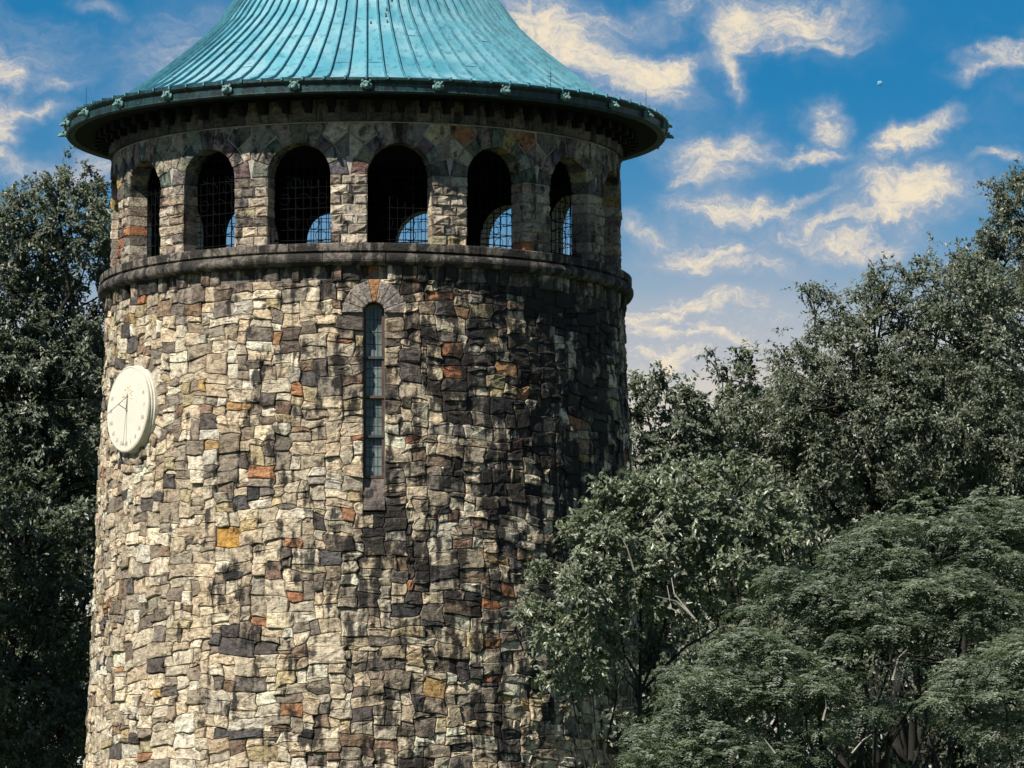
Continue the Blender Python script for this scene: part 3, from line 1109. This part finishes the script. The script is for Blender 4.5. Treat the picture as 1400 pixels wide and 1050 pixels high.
RE, ZE = 5.80, 26.26
gut = MB()
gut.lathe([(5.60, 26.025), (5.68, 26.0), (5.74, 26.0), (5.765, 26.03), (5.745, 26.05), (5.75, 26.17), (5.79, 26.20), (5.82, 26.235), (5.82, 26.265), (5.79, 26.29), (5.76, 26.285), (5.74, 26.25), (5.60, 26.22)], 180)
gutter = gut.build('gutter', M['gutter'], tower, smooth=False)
prof = [(5.80, 26.262), (5.45, 26.325), (5.10, 26.43), (4.72, 26.635), (4.35, 26.90), (4.01, 27.15), (3.77, 27.34), (3.53, 27.53), (3.25, 27.77), (2.96, 28.05), (2.47, 28.72), (1.6, 29.95), (0.5, 31.52), (0.12, 32.06)]
roof = empty('roof')
roof.parent = tower
NP = 92
ap = 2 * math.pi / NP
pm = MB()
n_ = len(prof)
pv, pf = [], []
for c in range(4):
    a = -ap / 2 + ap * c / 3
    for (r, z) in prof:
        e = -0.006 if c in (1, 2) else 0.0
        pv.append(rp(r, a, z + e))
for c in range(3):
    for k in range(n_ - 1):
        pf.append((c * n_ + k, (c + 1) * n_ + k, (c + 1) * n_ + k + 1, c * n_ + k + 1))
pm.add(pv, pf)
sm = MB()
sv, sf = [], []
for (r, z) in prof:
    h_ = 0.042
    w_ = 0.013 if r > 0.6 else 0.005
    sv += [(-w_, -r, z - 0.01), (-w_ * 0.8, -r - h_ * 0.6, z + h_), (w_ * 0.8, -r - h_ * 0.6, z + h_), (w_, -r, z - 0.01)]
for k in range(n_ - 1):
    for q in range(3):
        sf.append((4 * k + q, 4 * k + q + 1, 4 * k + q + 5, 4 * k + q + 4))
sf.append((0, 3, 2, 1))
sm.add(sv, sf)
sm.box(-0.016, 0.016, -5.85, -5.79, 26.25, 26.312)
p1 = s1 = None
for k in range(NP):
    a = 2 * math.pi * k / NP
    if p1 is None:
        o = p1 = pm.build('roof_panel', M['copper'], roof, smooth=True)
        s_ = s1 = sm.build('standing_seam', M['seam'], roof)
    else:
        o = share(p1, roof)
        s_ = share(s1, roof)
    o.rotation_euler = (0, 0, a + ap / 2)
    s_.rotation_euler = (0, 0, a)
# faint horizontal lock joints
lj = None
for k in range(0, NP, 3):
    a = 2 * math.pi * k / NP + ap / 2
    t_ = random.choice([0.2, 0.45, 0.7, 0.95])
    i = 3 + (k * 7) % 6
    r = prof[i][0] + (prof[i + 1][0] - prof[i][0]) * 0.5
    z = prof[i][1] + (prof[i + 1][1] - prof[i][1]) * 0.5
    m_ = MB()
    hw = r * ap / 2 - 0.02
    m_.tube([(-hw, -r - 0.0, z + 0.0), (hw, -r - 0.0, z + 0.0)], 0.007, 4)
    o = m_.build('lock_joint', M['seam'], roof)
    o.rotation_euler = (0, 0, a)
# finial above the frame
fin = MB()
fin.lathe([(r, z + 0.7) for r, z in [(0.14, 31.30), (0.2, 31.42), (0.12, 31.5), (0.1, 31.75), (0.22, 31.95), (0.1, 32.15), (0.05, 32.4), (0.02, 33.2), (0.004, 33.3)]], 16)
fin.build('finial', M['gutter'], roof, smooth=True)
# scarred patch high on the roof, pocked with dark slots
for k, (x, y, l) in enumerate(((517, 20, 14), (521, 14, 18), (525, 22, 16), (530, 16, 20), (535, 24, 12), (538, 15, 10), (527, 50, 7), (529, 60, 5), (515, 8, 6), (541, 6, 7), (528, 40, 5), (506, 62, 4))):
    a = math.asin((x - 500) / 180.0 * 0.72)
    # on the steep cone: find radius from height
    zz = 28.0 + (40 - y) * 0.0137
    r = np.interp(zz, [q[1] for q in prof], [q[0] for q in prof])
    zz2 = zz + l * 0.012
    r2 = np.interp(zz2, [q[1] for q in prof], [q[0] for q in prof])
    m_ = MB()
    a = math.asin(max(-1, min(1, (x - 500) * 0.0137 / r)))
    m_.tube([rp(r + 0.004, a, zz + 0.004), rp(r2 + 0.004, a, zz2 + 0.004)], [0.02, 0.014], 5)
    m_.build('pock_mark', M['rust'], roof)

# lion masks along the gutter
lm = MB()


def blob(mb, c, r, n1=6, n2=8, sq=(1, 1, 1)):
    v, f = [], []
    for i in range(n1 + 1):
        th = math.pi * i / n1
        for j in range(n2):
            ph = 2 * math.pi * j / n2
            v.append((c[0] + r * sq[0] * math.sin(th) * math.cos(ph), c[1] + r * sq[1] * math.sin(th) * math.sin(ph), c[2] + r * sq[2] * math.cos(th)))
    for i in range(n1):
        for j in range(n2):
            f.append((i * n2 + j, (i + 1) * n2 + j, (i + 1) * n2 + (j + 1) % n2, i * n2 + (j + 1) % n2))
    mb.add(v, f)


blob(lm, (0, -5.77, 26.16), 0.095, sq=(1.0, 0.7, 1.05))
blob(lm, (0, -5.86, 26.12), 0.052, sq=(0.9, 1.4, 0.8))
blob(lm, (0, -5.92, 26.10), 0.030, sq=(1.1, 1.0, 0.8))
for s in (-1, 1):
    blob(lm, (s * 0.07, -5.80, 26.22), 0.028)
    blob(lm, (s * 0.037, -5.845, 26.18), 0.022)
    blob(lm, (s * 0.083, -5.785, 26.13), 0.037, sq=(0.8, 0.7, 1.4))
lf = None
for k in range(27):
    a = 2 * math.pi * k / 27
    if lf is None:
        o = lf = lm.build('lion_mask', M['lion'], gutter, smooth=True)
    else:
        o = share(lf, gutter)
    o.rotation_euler = (0, 0, a)
# slim lightning rods standing on the eaves
rd = MB()
rd.tube([(0, -5.6, 26.3), (0, -5.6, 26.72)], [0.006, 0.003], 5)
rf = None
for a in (-72, 38, 72, 130, 180, -120):
    if rf is None:
        o = rf = rd.build('lightning_rod', M['iron'], roof)
    else:
        o = share(rf, roof)
    o.rotation_euler = (0, 0, R(a))

# ------------------------------------------------------------------ sundial
dial = empty('sundial')
tag(dial, 'large round white sundial with wire gnomon fixed to the tower wall', 'sundial')
ad = R(-60.0)
rd_ = wall_r(DZ) - 0.01
dial.location = rp(rd_, ad, DZ)
dial.rotation_euler = (R(-1.8), 0, ad)      # local -y looks out of the wall


def disc_prof(name, prof, mat, seg=72):
    """turned piece: prof is (radius, distance out of the wall)"""
    v, f = [], []
    n_ = len(prof)
    for i in range(seg):
        a = 2 * math.pi * i / seg
        for (r, d) in prof:
            v.append((r * math.cos(a), -d, r * math.sin(a)))
    for i in range(seg):
        j = (i + 1) % seg
        for k in range(n_ - 1):
            f.append((i * n_ + k, i * n_ + k + 1, j * n_ + k + 1, j * n_ + k))
    return mesh_obj(name, v, f, mat, dial)


disc_prof('rim', [(0.84, -0.15), (0.84, 0.03), (0.815, 0.05), (0.825, 0.08), (0.805, 0.11), (0.82, 0.135), (0.815, 0.16), (0.79, 0.172), (0.775, 0.165)], M['cream'])
disc_prof('dial_face', [(0.78, 0.10), (0.776, 0.168), (0.70, 0.170), (0.001, 0.170)], M['white'])
gm = MB()
gm.tube([(0, -0.17, 0.30), (0, -0.20, -0.03)], 0.012, 6)
gm.tube([(0, -0.17, 0.25), (0, -0.64, -0.18)], [0.011, 0.007], 6)
gm.tube([(0, -0.17, -0.02), (0, -0.36, 0.075)], 0.008, 6)
blob(gm, (0, -0.645, -0.185), 0.02)
blob(gm, (0, -0.18, 0.25), 0.024)
blob(gm, (0, -0.18, -0.02), 0.022)
gm.build('gnomon', M['bronze'], dial)
ln = MB()
ln.box(-0.007, 0.007, -0.176, -0.17, -0.72, -0.03)
ln.build('noon_line', M['faded'], dial)
# worn ochre sunburst round the root of the gnomon
sb = MB()
for k in range(12):
    a = R(200 - k * 20)
    if k % 2 == 0:
        sb.tube([(0.16 * math.cos(a + q), -0.171, 0.25 + 0.16 * math.sin(a + q)) for q in (0, 0.14, 0.28)], 0.018, 4)
    else:
        sb.tube([(0.1 * math.cos(a), -0.171, 0.25 + 0.1 * math.sin(a)), (0.22 * math.cos(a), -0.171, 0.25 + 0.22 * math.sin(a))], 0.012, 4)
sb.build('ochre_sunburst', M['ochre'], dial)
NUM = ['VI', 'VII', 'VIII', 'IX', 'X', 'XI', 'XII', 'I', 'II', 'III', 'IIII', 'V', 'VI']
for k, tx in enumerate(NUM):
    hour = (k - 6) * 15
    lat = R(39.8)
    ang = math.atan(math.cos(lat) * math.tan(R(hour))) if abs(hour) < 90 else R(math.copysign(90, hour))
    # hour line from the gnomon root to the numeral ring
    dx_, dz_ = math.sin(ang), -math.cos(ang)
    cz_ = 0.25
    bq = cz_ * dz_
    tt_ = -bq + math.sqrt(max(0, bq * bq - cz_ * cz_ + 0.66 ** 2))
    cu = bpy.data.curves.new('numeral', 'FONT')
    cu.body = tx
    cu.size = 0.11
    cu.align_x = 'CENTER'
    cu.align_y = 'CENTER'
    cu.extrude = 0.002
    tmp = bpy.data.objects.new('numeral', cu)
    COL.objects.link(tmp)
    dg = bpy.context.evaluated_depsgraph_get()
    me = bpy.data.meshes.new_from_object(tmp.evaluated_get(dg))
    bpy.data.objects.remove(tmp)
    me.materials.clear()
    me.materials.append(M['faded'])
    o = bpy.data.objects.new('hour_numeral', me)
    COL.objects.link(o)
    o.parent = dial
    o.location = (dx_ * tt_, -0.1735, cz_ + dz_ * tt_)
    o.rotation_euler = (R(90), 0, 0)

# ------------------------------------------------------------------ trees
LEAF = {
    'grey': leaf_material('grey_green_leaf', (0.079, 0.094, 0.066), (0.215, 0.237, 0.175), 0.40),
    'deep': leaf_material('deep_green_leaf', (0.068, 0.082, 0.060), (0.201, 0.226, 0.169), 0.40),
    'fern': leaf_material('feathery_leaf', (0.075, 0.099, 0.066), (0.175, 0.212, 0.141), 0.45),
    'light': leaf_material('light_green_leaf', (0.119, 0.138, 0.095), (0.288, 0.316, 0.232), 0.36),
}


def unit(a):
    return a / (np.linalg.norm(a, axis=-1, keepdims=True) + 1e-9)


def leaf_mesh(name, pos, tip, nor, length, width, tint, mat, parent):
    """many leaves as one mesh: each leaf is two triangles folded along its midrib"""
    n_ = len(pos)
    side = unit(np.cross(tip, nor))
    up = np.cross(side, tip)
    L = length[:, None]
    W = width[:, None]
    V = np.empty((n_, 4, 3), dtype=np.float32)
    V[:, 0] = pos
    V[:, 1] = pos + tip * L * 0.45 + side * W * 0.5 + up * W * 0.16
    V[:, 2] = pos + tip * L - up * L * 0.12
    V[:, 3] = pos + tip * L * 0.45 - side * W * 0.5 + up * W * 0.16
    me = bpy.data.meshes.new(name)
    me.vertices.add(n_ * 4)
    me.vertices.foreach_set('co', V.ravel())
    base = (np.arange(n_) * 4)[:, None]
    tri = np.concatenate([base + np.array([[0, 1, 2]]), base + np.array([[0, 2, 3]])], axis=1).astype(np.int32).ravel()
    me.loops.add(len(tri))
    me.loops.foreach_set('vertex_index', tri)
    me.polygons.add(n_ * 2)
    me.polygons.foreach_set('loop_start', np.arange(0, n_ * 6, 3, dtype=np.int32))
    me.polygons.foreach_set('loop_total', np.full(n_ * 2, 3, dtype=np.int32))
    a = me.attributes.new('tint', 'FLOAT', 'POINT')
    a.data.foreach_set('value', np.repeat(tint, 4).astype(np.float32))
    me.update()
    me.validate()
    me.materials.append(mat)
    o = bpy.data.objects.new(name, me)
    COL.objects.link(o)
    o.parent = parent
    return o


def shoots(cent, outw, kind, rs, twigs=12, per=9, twig_len=0.34, leaf=0.13, spread=0.8):
    """tufts of leafy shoots springing from each clump centre; returns leaf arrays"""
    nc = len(cent)
    d = rs.normal(size=(nc, twigs, 3)) * spread
    d += outw[:, None, :] * 0.8 + np.array([0, 0, 0.55])
    d = unit(d)
    ln_ = twig_len * rs.uniform(0.5, 1.25, size=(nc, twigs, 1)) * rs.uniform(0.7, 1.3, size=(nc, 1, 1))
    s = np.linspace(0.12, 1.0, per)[None, None, :, None]
    base = cent[:, None, None, :] + rs.normal(size=(nc, twigs, 1, 3)) * 0.05
    pos = base + d[:, :, None, :] * ln_[..., None] * s
    pos[..., 2] -= (ln_[..., None] * s * s)[..., 0] * 0.35     # shoots bow down
    lat = rs.normal(size=(nc, twigs, per, 3))
    tip = unit(d[:, :, None, :] * 0.8 + lat * 0.6 + np.array([0, 0, -0.45]))
    nor = unit(rs.normal(size=tip.shape) * 0.42 + np.array([-0.42, -0.48, 0.75]) + outw[:, None, None, :] * 0.4)
    size = leaf * rs.uniform(0.45, 1.3, size=(nc, twigs, per))
    tone = np.clip(rs.normal(0.45, 0.2, size=(nc, 1, 1)) + rs.normal(0, 0.16, size=(nc, twigs, per)), 0, 1)
    sh = (-1, 3)
    return pos.reshape(sh), tip.reshape(sh), nor.reshape(sh), size.ravel(), tone.ravel()


def fronds(cent, outw, rs, twigs=34, leaf=0.25, rad=0.36):
    """domed sprays of feathery compound leaves: arching stalks with pairs of narrow leaflets"""
    nc = len(cent)
    R_ = rad * rs.uniform(0.6, 1.35, size=(nc, 1, 1))
    az_ = rs.uniform(0, 2 * np.pi, size=(nc, twigs, 1))
    rr = np.sqrt(rs.uniform(0, 1, size=(nc, twigs, 1)))
    h = np.concatenate([np.cos(az_), np.sin(az_), np.zeros_like(az_)], axis=2)
    base = cent[:, None, :] + h * rr * R_ * 0.9
    base[..., 2] += (R_ * 0.55 * (1 - rr * rr))[..., 0] + rs.normal(size=(nc, twigs)) * 0.025
    d = unit(h * (0.35 + rr) + rs.normal(size=h.shape) * 0.55 + outw[:, None, :] * 0.35 + np.array([0, 0, 0.25]))
    ln_ = leaf * rs.uniform(0.7, 1.25, size=(nc, twigs, 1))
    upv = np.zeros_like(d)
    upv[..., 2] = 1.0
    side = unit(np.cross(d, upv))
    tone = np.clip(rs.normal(0.48, 0.2, size=(nc, 1)) + rs.normal(0, 0.12, size=(nc, twigs)), 0, 1)
    P, T, N, S, C = [], [], [], [], []
    for q in np.linspace(0.12, 1.0, 6):
        p = base + d * ln_ * q
        p[..., 2] -= (ln_[..., 0] * q * q) * 0.5
        for sg in (-1, 1):
            tp = unit(side * sg + d * 0.5 + np.array([0, 0, -0.3]) + rs.normal(size=d.shape) * 0.15)
            P.append(p.reshape(-1, 3))
            T.append(tp.reshape(-1, 3))
            N.append(unit(upv * 0.8 + np.array([-0.45, -0.55, 0]) + h * 0.4 + rs.normal(size=d.shape) * 0.25).reshape(-1, 3))
            S.append(0.088 * (1.1 - 0.45 * q) * rs.uniform(0.6, 1.3, size=tone.size))
            C.append(tone.ravel())
    return np.concatenate(P), np.concatenate(T), np.concatenate(N), np.concatenate(S), np.concatenate(C)


def bend(p, q, sag, rs, k=5, wig=0.06):
    p, q = np.asarray(p, float), np.asarray(q, float)
    L = np.linalg.norm(q - p)
    out = []
    for i in range(k + 1):
        s = i / k
        c = p + (q - p) * s
        c[2] += sag * L * math.sin(math.pi * s)
        if 0 < i < k:
            c += rs.normal(size=3) * wig * L * 0.5
        out.append(tuple(c))
    return out


def tree(name, label, root_px, dist, lobes, kind='grey', seed=1, dens=11.0, leaf=0.115, trunk_r=0.3, group=None, clump=1.0, dead=(), sprigs=(), flat=0.0, bark='bark', trunk_top=0.35):
    """lobes: (x, y, half width, half height in px, depth offset in m, weight) -> real ellipsoids of foliage in metres"""
    rs = np.random.default_rng(seed)
    px = dist / FPX
    L = []
    for (x, y, rx, ry, dd, wt) in lobes:
        c = at(x, y, dist + dd)
        L.append((np.array(c), np.array([rx * px, (rx + ry) * 0.5 * px * 0.95, ry * px]), wt))
    base = at(root_px, 900, dist)
    gz = ground_z(base.x, base.y) - 0.35
    root = empty(name, (base.x, base.y, gz))
    tag(root, label, 'tree', group)
    inv = Matrix.Translation(-Vector(root.location))
    off = np.array(root.location)
    # trunk up to the middle of the crown
    zc = max(l[0][2] for l in L)
    zl = min(l[0][2] for l in L)
    cx = np.mean([l[0] for l in L], axis=0)
    ttop = np.array([base.x * 0.6 + cx[0] * 0.4, base.y * 0.6 + cx[1] * 0.4, zl + (zc - zl) * trunk_top])
    tr = MB()
    tp = bend((base.x, base.y, gz - 0.2), ttop, 0.0, rs, 8, 0.012)
    tr.tube([tuple(np.array(q) - off) for q in tp], [trunk_r * (1.25 if i == 0 else 1 - 0.7 * i / 8) for i in range(9)], 10)
    tr.build('trunk', M[bark], root, smooth=True)
    P, T, N, S, C = [], [], [], [], []
    tw = MB()
    for (c, r, wt) in L:
        if np.linalg.norm(c - ttop) > 0.4:
            lb = MB()
            k0 = rs.integers(4, 8)
            st = np.array(tp[k0])
            en = c + rs.normal(size=3) * 0.15
            rad = trunk_r * 0.34
            lb.tube([tuple(np.array(q) - off) for q in bend(st, en, 0.06, rs, 7, 0.05)], [rad * (1 - 0.82 * i / 7) for i in range(8)], 7)
            lb.build('limb', M[bark], root, smooth=True)
        surf = (r[0] * r[2] + r[0] * r[1] + r[1] * r[2]) / 3 * 4
        vis = 1.0 if c[2] + r[2] > 12.5 else 0.35
        nc = max(6, int(surf * dens * wt * vis))
        dv_ = unit(rs.normal(size=(nc, 3)))
        if kind == 'fern':
            dv_[:, 2] = np.where(dv_[:, 2] < -0.25, -dv_[:, 2] * rs.choice([1, -1], size=nc, p=[.75, .25]), dv_[:, 2])
        rad = rs.uniform(0, 1, size=(nc, 1)) ** 0.3
        rad = 0.2 + 0.85 * rad + rs.normal(size=(nc, 1)) * 0.06
        # lumpy outline: knots that stick out and hollows between
        kn = unit(rs.normal(size=(9, 3)))
        lump = np.max(dv_ @ kn.T, axis=1, keepdims=True)
        rad = rad * (0.78 + 0.30 * lump)
        cen = c + dv_ * r * rad
        ou = unit(dv_ / r)
        if flat:
            # layered sprays: draw clumps towards shelves
            sh = 0.55
            zq = np.round(cen[:, 2] / sh + 0.4 * np.sin(cen[:, 0] * 1.7 + cen[:, 1])) * sh - 0.4 * sh * np.sin(cen[:, 0] * 1.7 + cen[:, 1])
            cen[:, 2] = cen[:, 2] * (1 - flat) + zq * flat
        if kind == 'fern':
            a = fronds(cen, ou, rs)
        else:
            a = shoots(cen, ou, kind, rs, twig_len=0.34 * clump, leaf=leaf)
        for lst, q in zip((P, T, N, S, C), a):
            lst.append(q)
        for q in cen[rs.integers(0, nc, size=max(3, nc // 4))]:
            st = c + (q - c) * 0.15 + rs.normal(size=3) * 0.1
            tw.tube([tuple(np.array(z_) - off) for z_ in bend(st, q, 0.05, rs, 3, 0.06)], [0.028, 0.018, 0.012, 0.006], 4, False)
    for (x, y, x2, y2, dd) in sprigs:
        a_, b_ = np.array(at(x, y, dist + dd)), np.array(at(x2, y2, dist + dd))
        pts = bend(a_, b_, 0.02, rs, 5, 0.03)
        tw.tube([tuple(np.array(q) - off) for q in pts], [0.03, 0.027, 0.023, 0.019, 0.014, 0.008], 5, False)
        cen = np.array(pts[2:]) + rs.normal(size=(4, 3)) * 0.05
        cen = np.concatenate([cen, cen + rs.normal(size=cen.shape) * 0.16])
        a = shoots(cen, unit(rs.normal(size=cen.shape) + np.array([0, 0, 0.6])), 'grey', rs, twigs=4, per=7, twig_len=0.3, leaf=leaf)
        for lst, q in zip((P, T, N, S, C), a):
            lst.append(q)
    for chain in dead:
        m_ = MB()
        pts = [tuple(np.array(at(x, y, dist + dd)) - off) for (x, y, dd) in chain]
        m_.tube(pts, [0.021 - 0.015 * i / max(1, len(pts) - 1) for i in range(len(pts))], 5)
        m_.build('dead_branch', M['pale_bark'], root)
    o = tw.build('twigs', M[bark], root)
    o['kind'] = 'stuff'
    P, T, N, S, C = (np.concatenate(q) for q in (P, T, N, S, C))
    P = P - off
    wd = S * (0.34 if kind == 'fern' else 0.52) * rs.uniform(0.8, 1.2, size=S.shape)
    leaf_mesh('crown', P, T, N, S, wd, C, LEAF[kind], root)
    return root


tree('deciduous_tree', 'tall dark leafy tree rising behind the sunlit flank of the tower beside the sundial', -30, 176, [
    (60, 330, 100, 85, 0, 1.0), (95, 285, 55, 50, -1, .8), (-60, 420, 150, 150, 0, 1), (90, 430, 90, 90, 0.5, 1.0), (20, 540, 130, 110, -1, 1.0),
    (110, 540, 70, 90, 1, .9), (-150, 600, 160, 200, 0, .7), (60, 680, 140, 110, 0, .9), (-120, 900, 220, 200, 0, .6)],
    'deep', 3, 15.0, 0.105, 0.42, sprigs=[(85, 270, 88, 232, 0), (105, 275, 118, 240, 0), (50, 270, 40, 245, 0), (20, 290, 10, 268, 0), (125, 300, 140, 285, 0)])
tree('deciduous_tree', 'shadowed tree filling the gap under the taller crown beside the tower', 58, 171, [
    (40, 760, 110, 100, 0, 1), (100, 850, 70, 110, 0.5, 1), (20, 930, 120, 120, 0, 1), (90, 1010, 90, 110, 0, .9), (-60, 1100, 150, 140, 0, .6), (60, 1250, 160, 140, 0, .5)],
    'deep', 4, 10.0, 0.12, 0.2)
tree('deciduous_tree', 'mostly unseen tree added to shade the lower trees by the sundial', -330, 167, [  # added mostly out of view; its crown casts shade on the low trees
    (-110, 560, 105, 90, 0, .9), (-70, 690, 75, 80, -1, .9), (-230, 520, 140, 120, 0, .9), (-170, 640, 150, 120, 0, .9), (-300, 680, 150, 140, 0, .8), (-180, 800, 150, 110, 0, .8), (-330, 850, 160, 140, 0, .6)],
    'deep', 21, 10.0, 0.12, 0.3)
tree('deciduous_tree', 'dim background tree closing the view behind the shadowed trees by the sundial', 70, 196, [
    (0, 640, 150, 130, 0, 1), (140, 650, 90, 130, 0, 1), (80, 850, 150, 140, 0, 1), (-60, 900, 150, 150, 0, .8), (90, 1050, 160, 130, 0, 1), (60, 1300, 200, 170, 0, .5)],
    'deep', 14, 8.0, 0.2, 0.3, clump=1.5)
tree('deciduous_tree', 'tall dark tree towering over the others on the hillside', 1500, 186, [
    (1420, 330, 75, 90, 0, 1.0), (1400, 290, 40, 50, 0, .8), (1480, 300, 110, 120, 0, .8), (1360, 430, 70, 80, 0, 1), (1368, 362, 46, 46, 0, 1), (1460, 520, 150, 150, 0, .9), (1400, 700, 150, 150, 0, .8), (1500, 900, 220, 200, 0, .5)],
    'deep', 5, 12.0, 0.095, 0.4, sprigs=[(1380, 300, 1368, 282, 0), (1392, 262, 1390, 240, 0)])
tree('deciduous_tree', 'broad grey green tree with a lone thin sprig above its crown', 1230, 174, [
    (1285, 432, 105, 78, 0, 1), (1195, 468, 75, 66, -1, .9), (1118, 520, 62, 66, -1, .7), (1340, 470, 100, 105, -0.5, 1), (1060, 595, 72, 66, -1, 1), (1160, 560, 110, 95, -1.5, 1),
    (1270, 580, 110, 100, -1, .9), (1380, 620, 100, 100, -1, .9), (1060, 660, 90, 80, -1, 1), (1180, 690, 110, 80, -0.5, .8), (1300, 720, 110, 70, 0, .7), (1220, 900, 240, 150, 0, .5)],
    'grey', 6, 15.0, 0.09, 0.36,
    sprigs=[(1116, 490, 1112, 395, -1), (1113, 430, 1099, 388, -1), (1114, 430, 1130, 398, -1), (1080, 520, 1066, 478, -1), (1195, 430, 1190, 378, -1), (1200, 430, 1222, 372, -1), (1262, 390, 1268, 350, 0), (1300, 370, 1310, 338, 0), (1150, 460, 1146, 425, -1)])
tree('deciduous_tree', 'small rounded tree with sky gaps in its top next to the lone sprig', 1000, 180, [
    (1000, 515, 36, 28, 0, .75), (1028, 556, 50, 46, 0, 1), (985, 606, 56, 50, 0, 1), (1010, 700, 90, 90, 0, .9), (1000, 900, 130, 150, 0, .6)],
    'grey', 7, 9.0, 0.125, 0.2, sprigs=[(990, 520, 970, 492, 0), (1008, 515, 1018, 482, 0)])
tree('deciduous_tree', 'dark tree peering out from behind the shaded flank of the tower', 890, 172, [
    (900, 560, 50, 38, 0, 1.0), (865, 572, 46, 52, 0, 1), (930, 600, 60, 60, 0, 1), (880, 650, 70, 70, 0, 1), (940, 690, 70, 70, 0, 1), (900, 800, 90, 100, 0, .8), (900, 1000, 110, 130, 0, .6)],
    'deep', 8, 10.0, 0.125, 0.26, sprigs=[(900, 545, 904, 505, 0), (920, 555, 942, 536, 0)])
tree('deciduous_tree', 'dusky background tree filling the gaps low on the hillside', 1080, 192, [
    (1180, 590, 120, 80, 0, 1), (1330, 590, 120, 90, 0, 1), (1060, 650, 90, 70, 0, 1), (960, 720, 100, 100, 0, 1), (1100, 740, 130, 110, 0, 1), (1250, 760, 130, 120, 0, 1), (1390, 780, 120, 130, 0, 1), (930, 900, 120, 130, 0, 1), (1080, 950, 140, 130, 0, 1), (1250, 960, 150, 140, 0, 1), (1400, 980, 140, 140, 0, 1), (1100, 1250, 300, 200, 0, .4)],
    'deep', 9, 8.0, 0.2, 0.4, clump=1.5)
tree('deciduous_tree', 'pale leafed tree with bare dead twigs leaning across the tower wall', 872, 149, [
    (830, 760, 62, 58, 0, .9), (880, 720, 70, 62, 0, .9), (795, 800, 52, 48, -0.5, .85), (760, 850, 48, 44, -0.5, .8), (800, 880, 58, 52, 0, .8), (930, 720, 80, 75, 0.5, .95), (990, 690, 80, 70, 1.0, .95),
    (1000, 770, 70, 60, 0.5, .85), (900, 790, 80, 50, 0, .85), (1060, 740, 60, 60, 1.0, .8), (775, 920, 34, 30, 0, .45)],
    'light', 10, 17.0, 0.105, 0.085, clump=0.9,
    dead=[((905, 700, -1.4), (893, 712, -1.5), (912, 742, -1.5)), ((953, 850, -1.5), (935, 828, -1.4), (922, 812, -1.4), (918, 790, -1.3)), ((950, 846, -1.5), (925, 822, -1.5), (896, 815, -1.6)),
          ((930, 838, -1.5), (918, 832, -1.5), (912, 800, -1.5)), ((867, 780, -1.5), (858, 750, -1.6), (850, 735, -1.6))],
    sprigs=[(825, 700, 826, 660, 0), (800, 735, 790, 715, 0), (745, 845, 712, 828, 0), (760, 790, 745, 775, 0), (840, 700, 850, 670, 0)], trunk_top=0.6)
tree('feathery_tree', 'broad spreading tree of feathery foliage in rounded layered shelves', 1180, 141, [
    (1270, 765, 95, 62, 0, 1), (1180, 800, 80, 60, -0.5, 1), (1100, 850, 80, 60, -0.5, 1), (1360, 760, 80, 70, 0.5, 1), (1300, 850, 110, 60, -1, 1), (1190, 880, 90, 55, -1, 1), (1060, 920, 75, 60, -0.8, 1),
    (980, 960, 70, 55, -0.8, 1), (930, 1000, 62, 48, -0.5, .9), (1090, 980, 90, 60, -1.2, .9), (1380, 850, 70, 60, 0, .9), (980, 1060, 110, 60, -0.8, .9), (1200, 1030, 100, 60, 1.5, .25), (1320, 990, 80, 50, 2, .25), (1150, 1200, 250, 130, 0, .5)],
    'fern', 11, 9.0, 0.1, 0.2, flat=0.1,
    dead=[((1125, 985, -2.2), (1130, 965, -2.2), (1128, 952, -2.3)), ((1220, 930, -2.0), (1228, 900, -2.0), (1240, 888, -2.1)), ((1060, 1030, -2.2), (1045, 1010, -2.2)), ((1165, 1030, -2), (1180, 1012, -2), (1192, 1004, -2.1))])
tree('feathery_tree', 'low feathery tree hanging over the corner in front of the spreading tree', 1420, 133, [
    (1370, 930, 75, 42, 0, 1), (1330, 975, 50, 36, 0, 1), (1400, 985, 80, 50, 0, 1), (1440, 920, 80, 60, 0, .8), (1420, 1100, 110, 80, 0, .7)],
    'fern', 12, 9.0, 0.1, 0.12, flat=0.1)
tree('understory_tree', 'small shaded tree at the foot of the tower under the pale leafed tree', 900, 157, [
    (880, 960, 60, 60, 0, .7), (930, 900, 60, 60, 1, .6), (870, 1040, 60, 60, 0, .8), (950, 990, 60, 70, 1.5, .8), (900, 1150, 90, 90, 0, .6)],
    'deep', 13, 8.0, 0.11, 0.09)

# ------------------------------------------------------------------ the moon, far off in the day sky
mn = MB()
blob(mn, (0, 0, 0), 1.35, 16, 24)
moon = mn.build('moon', M['moon'], smooth=True)
moon.location = at(1203, 114, 4000)
tag(moon, 'tiny pale daytime moon alone in the clear blue sky', 'moon')
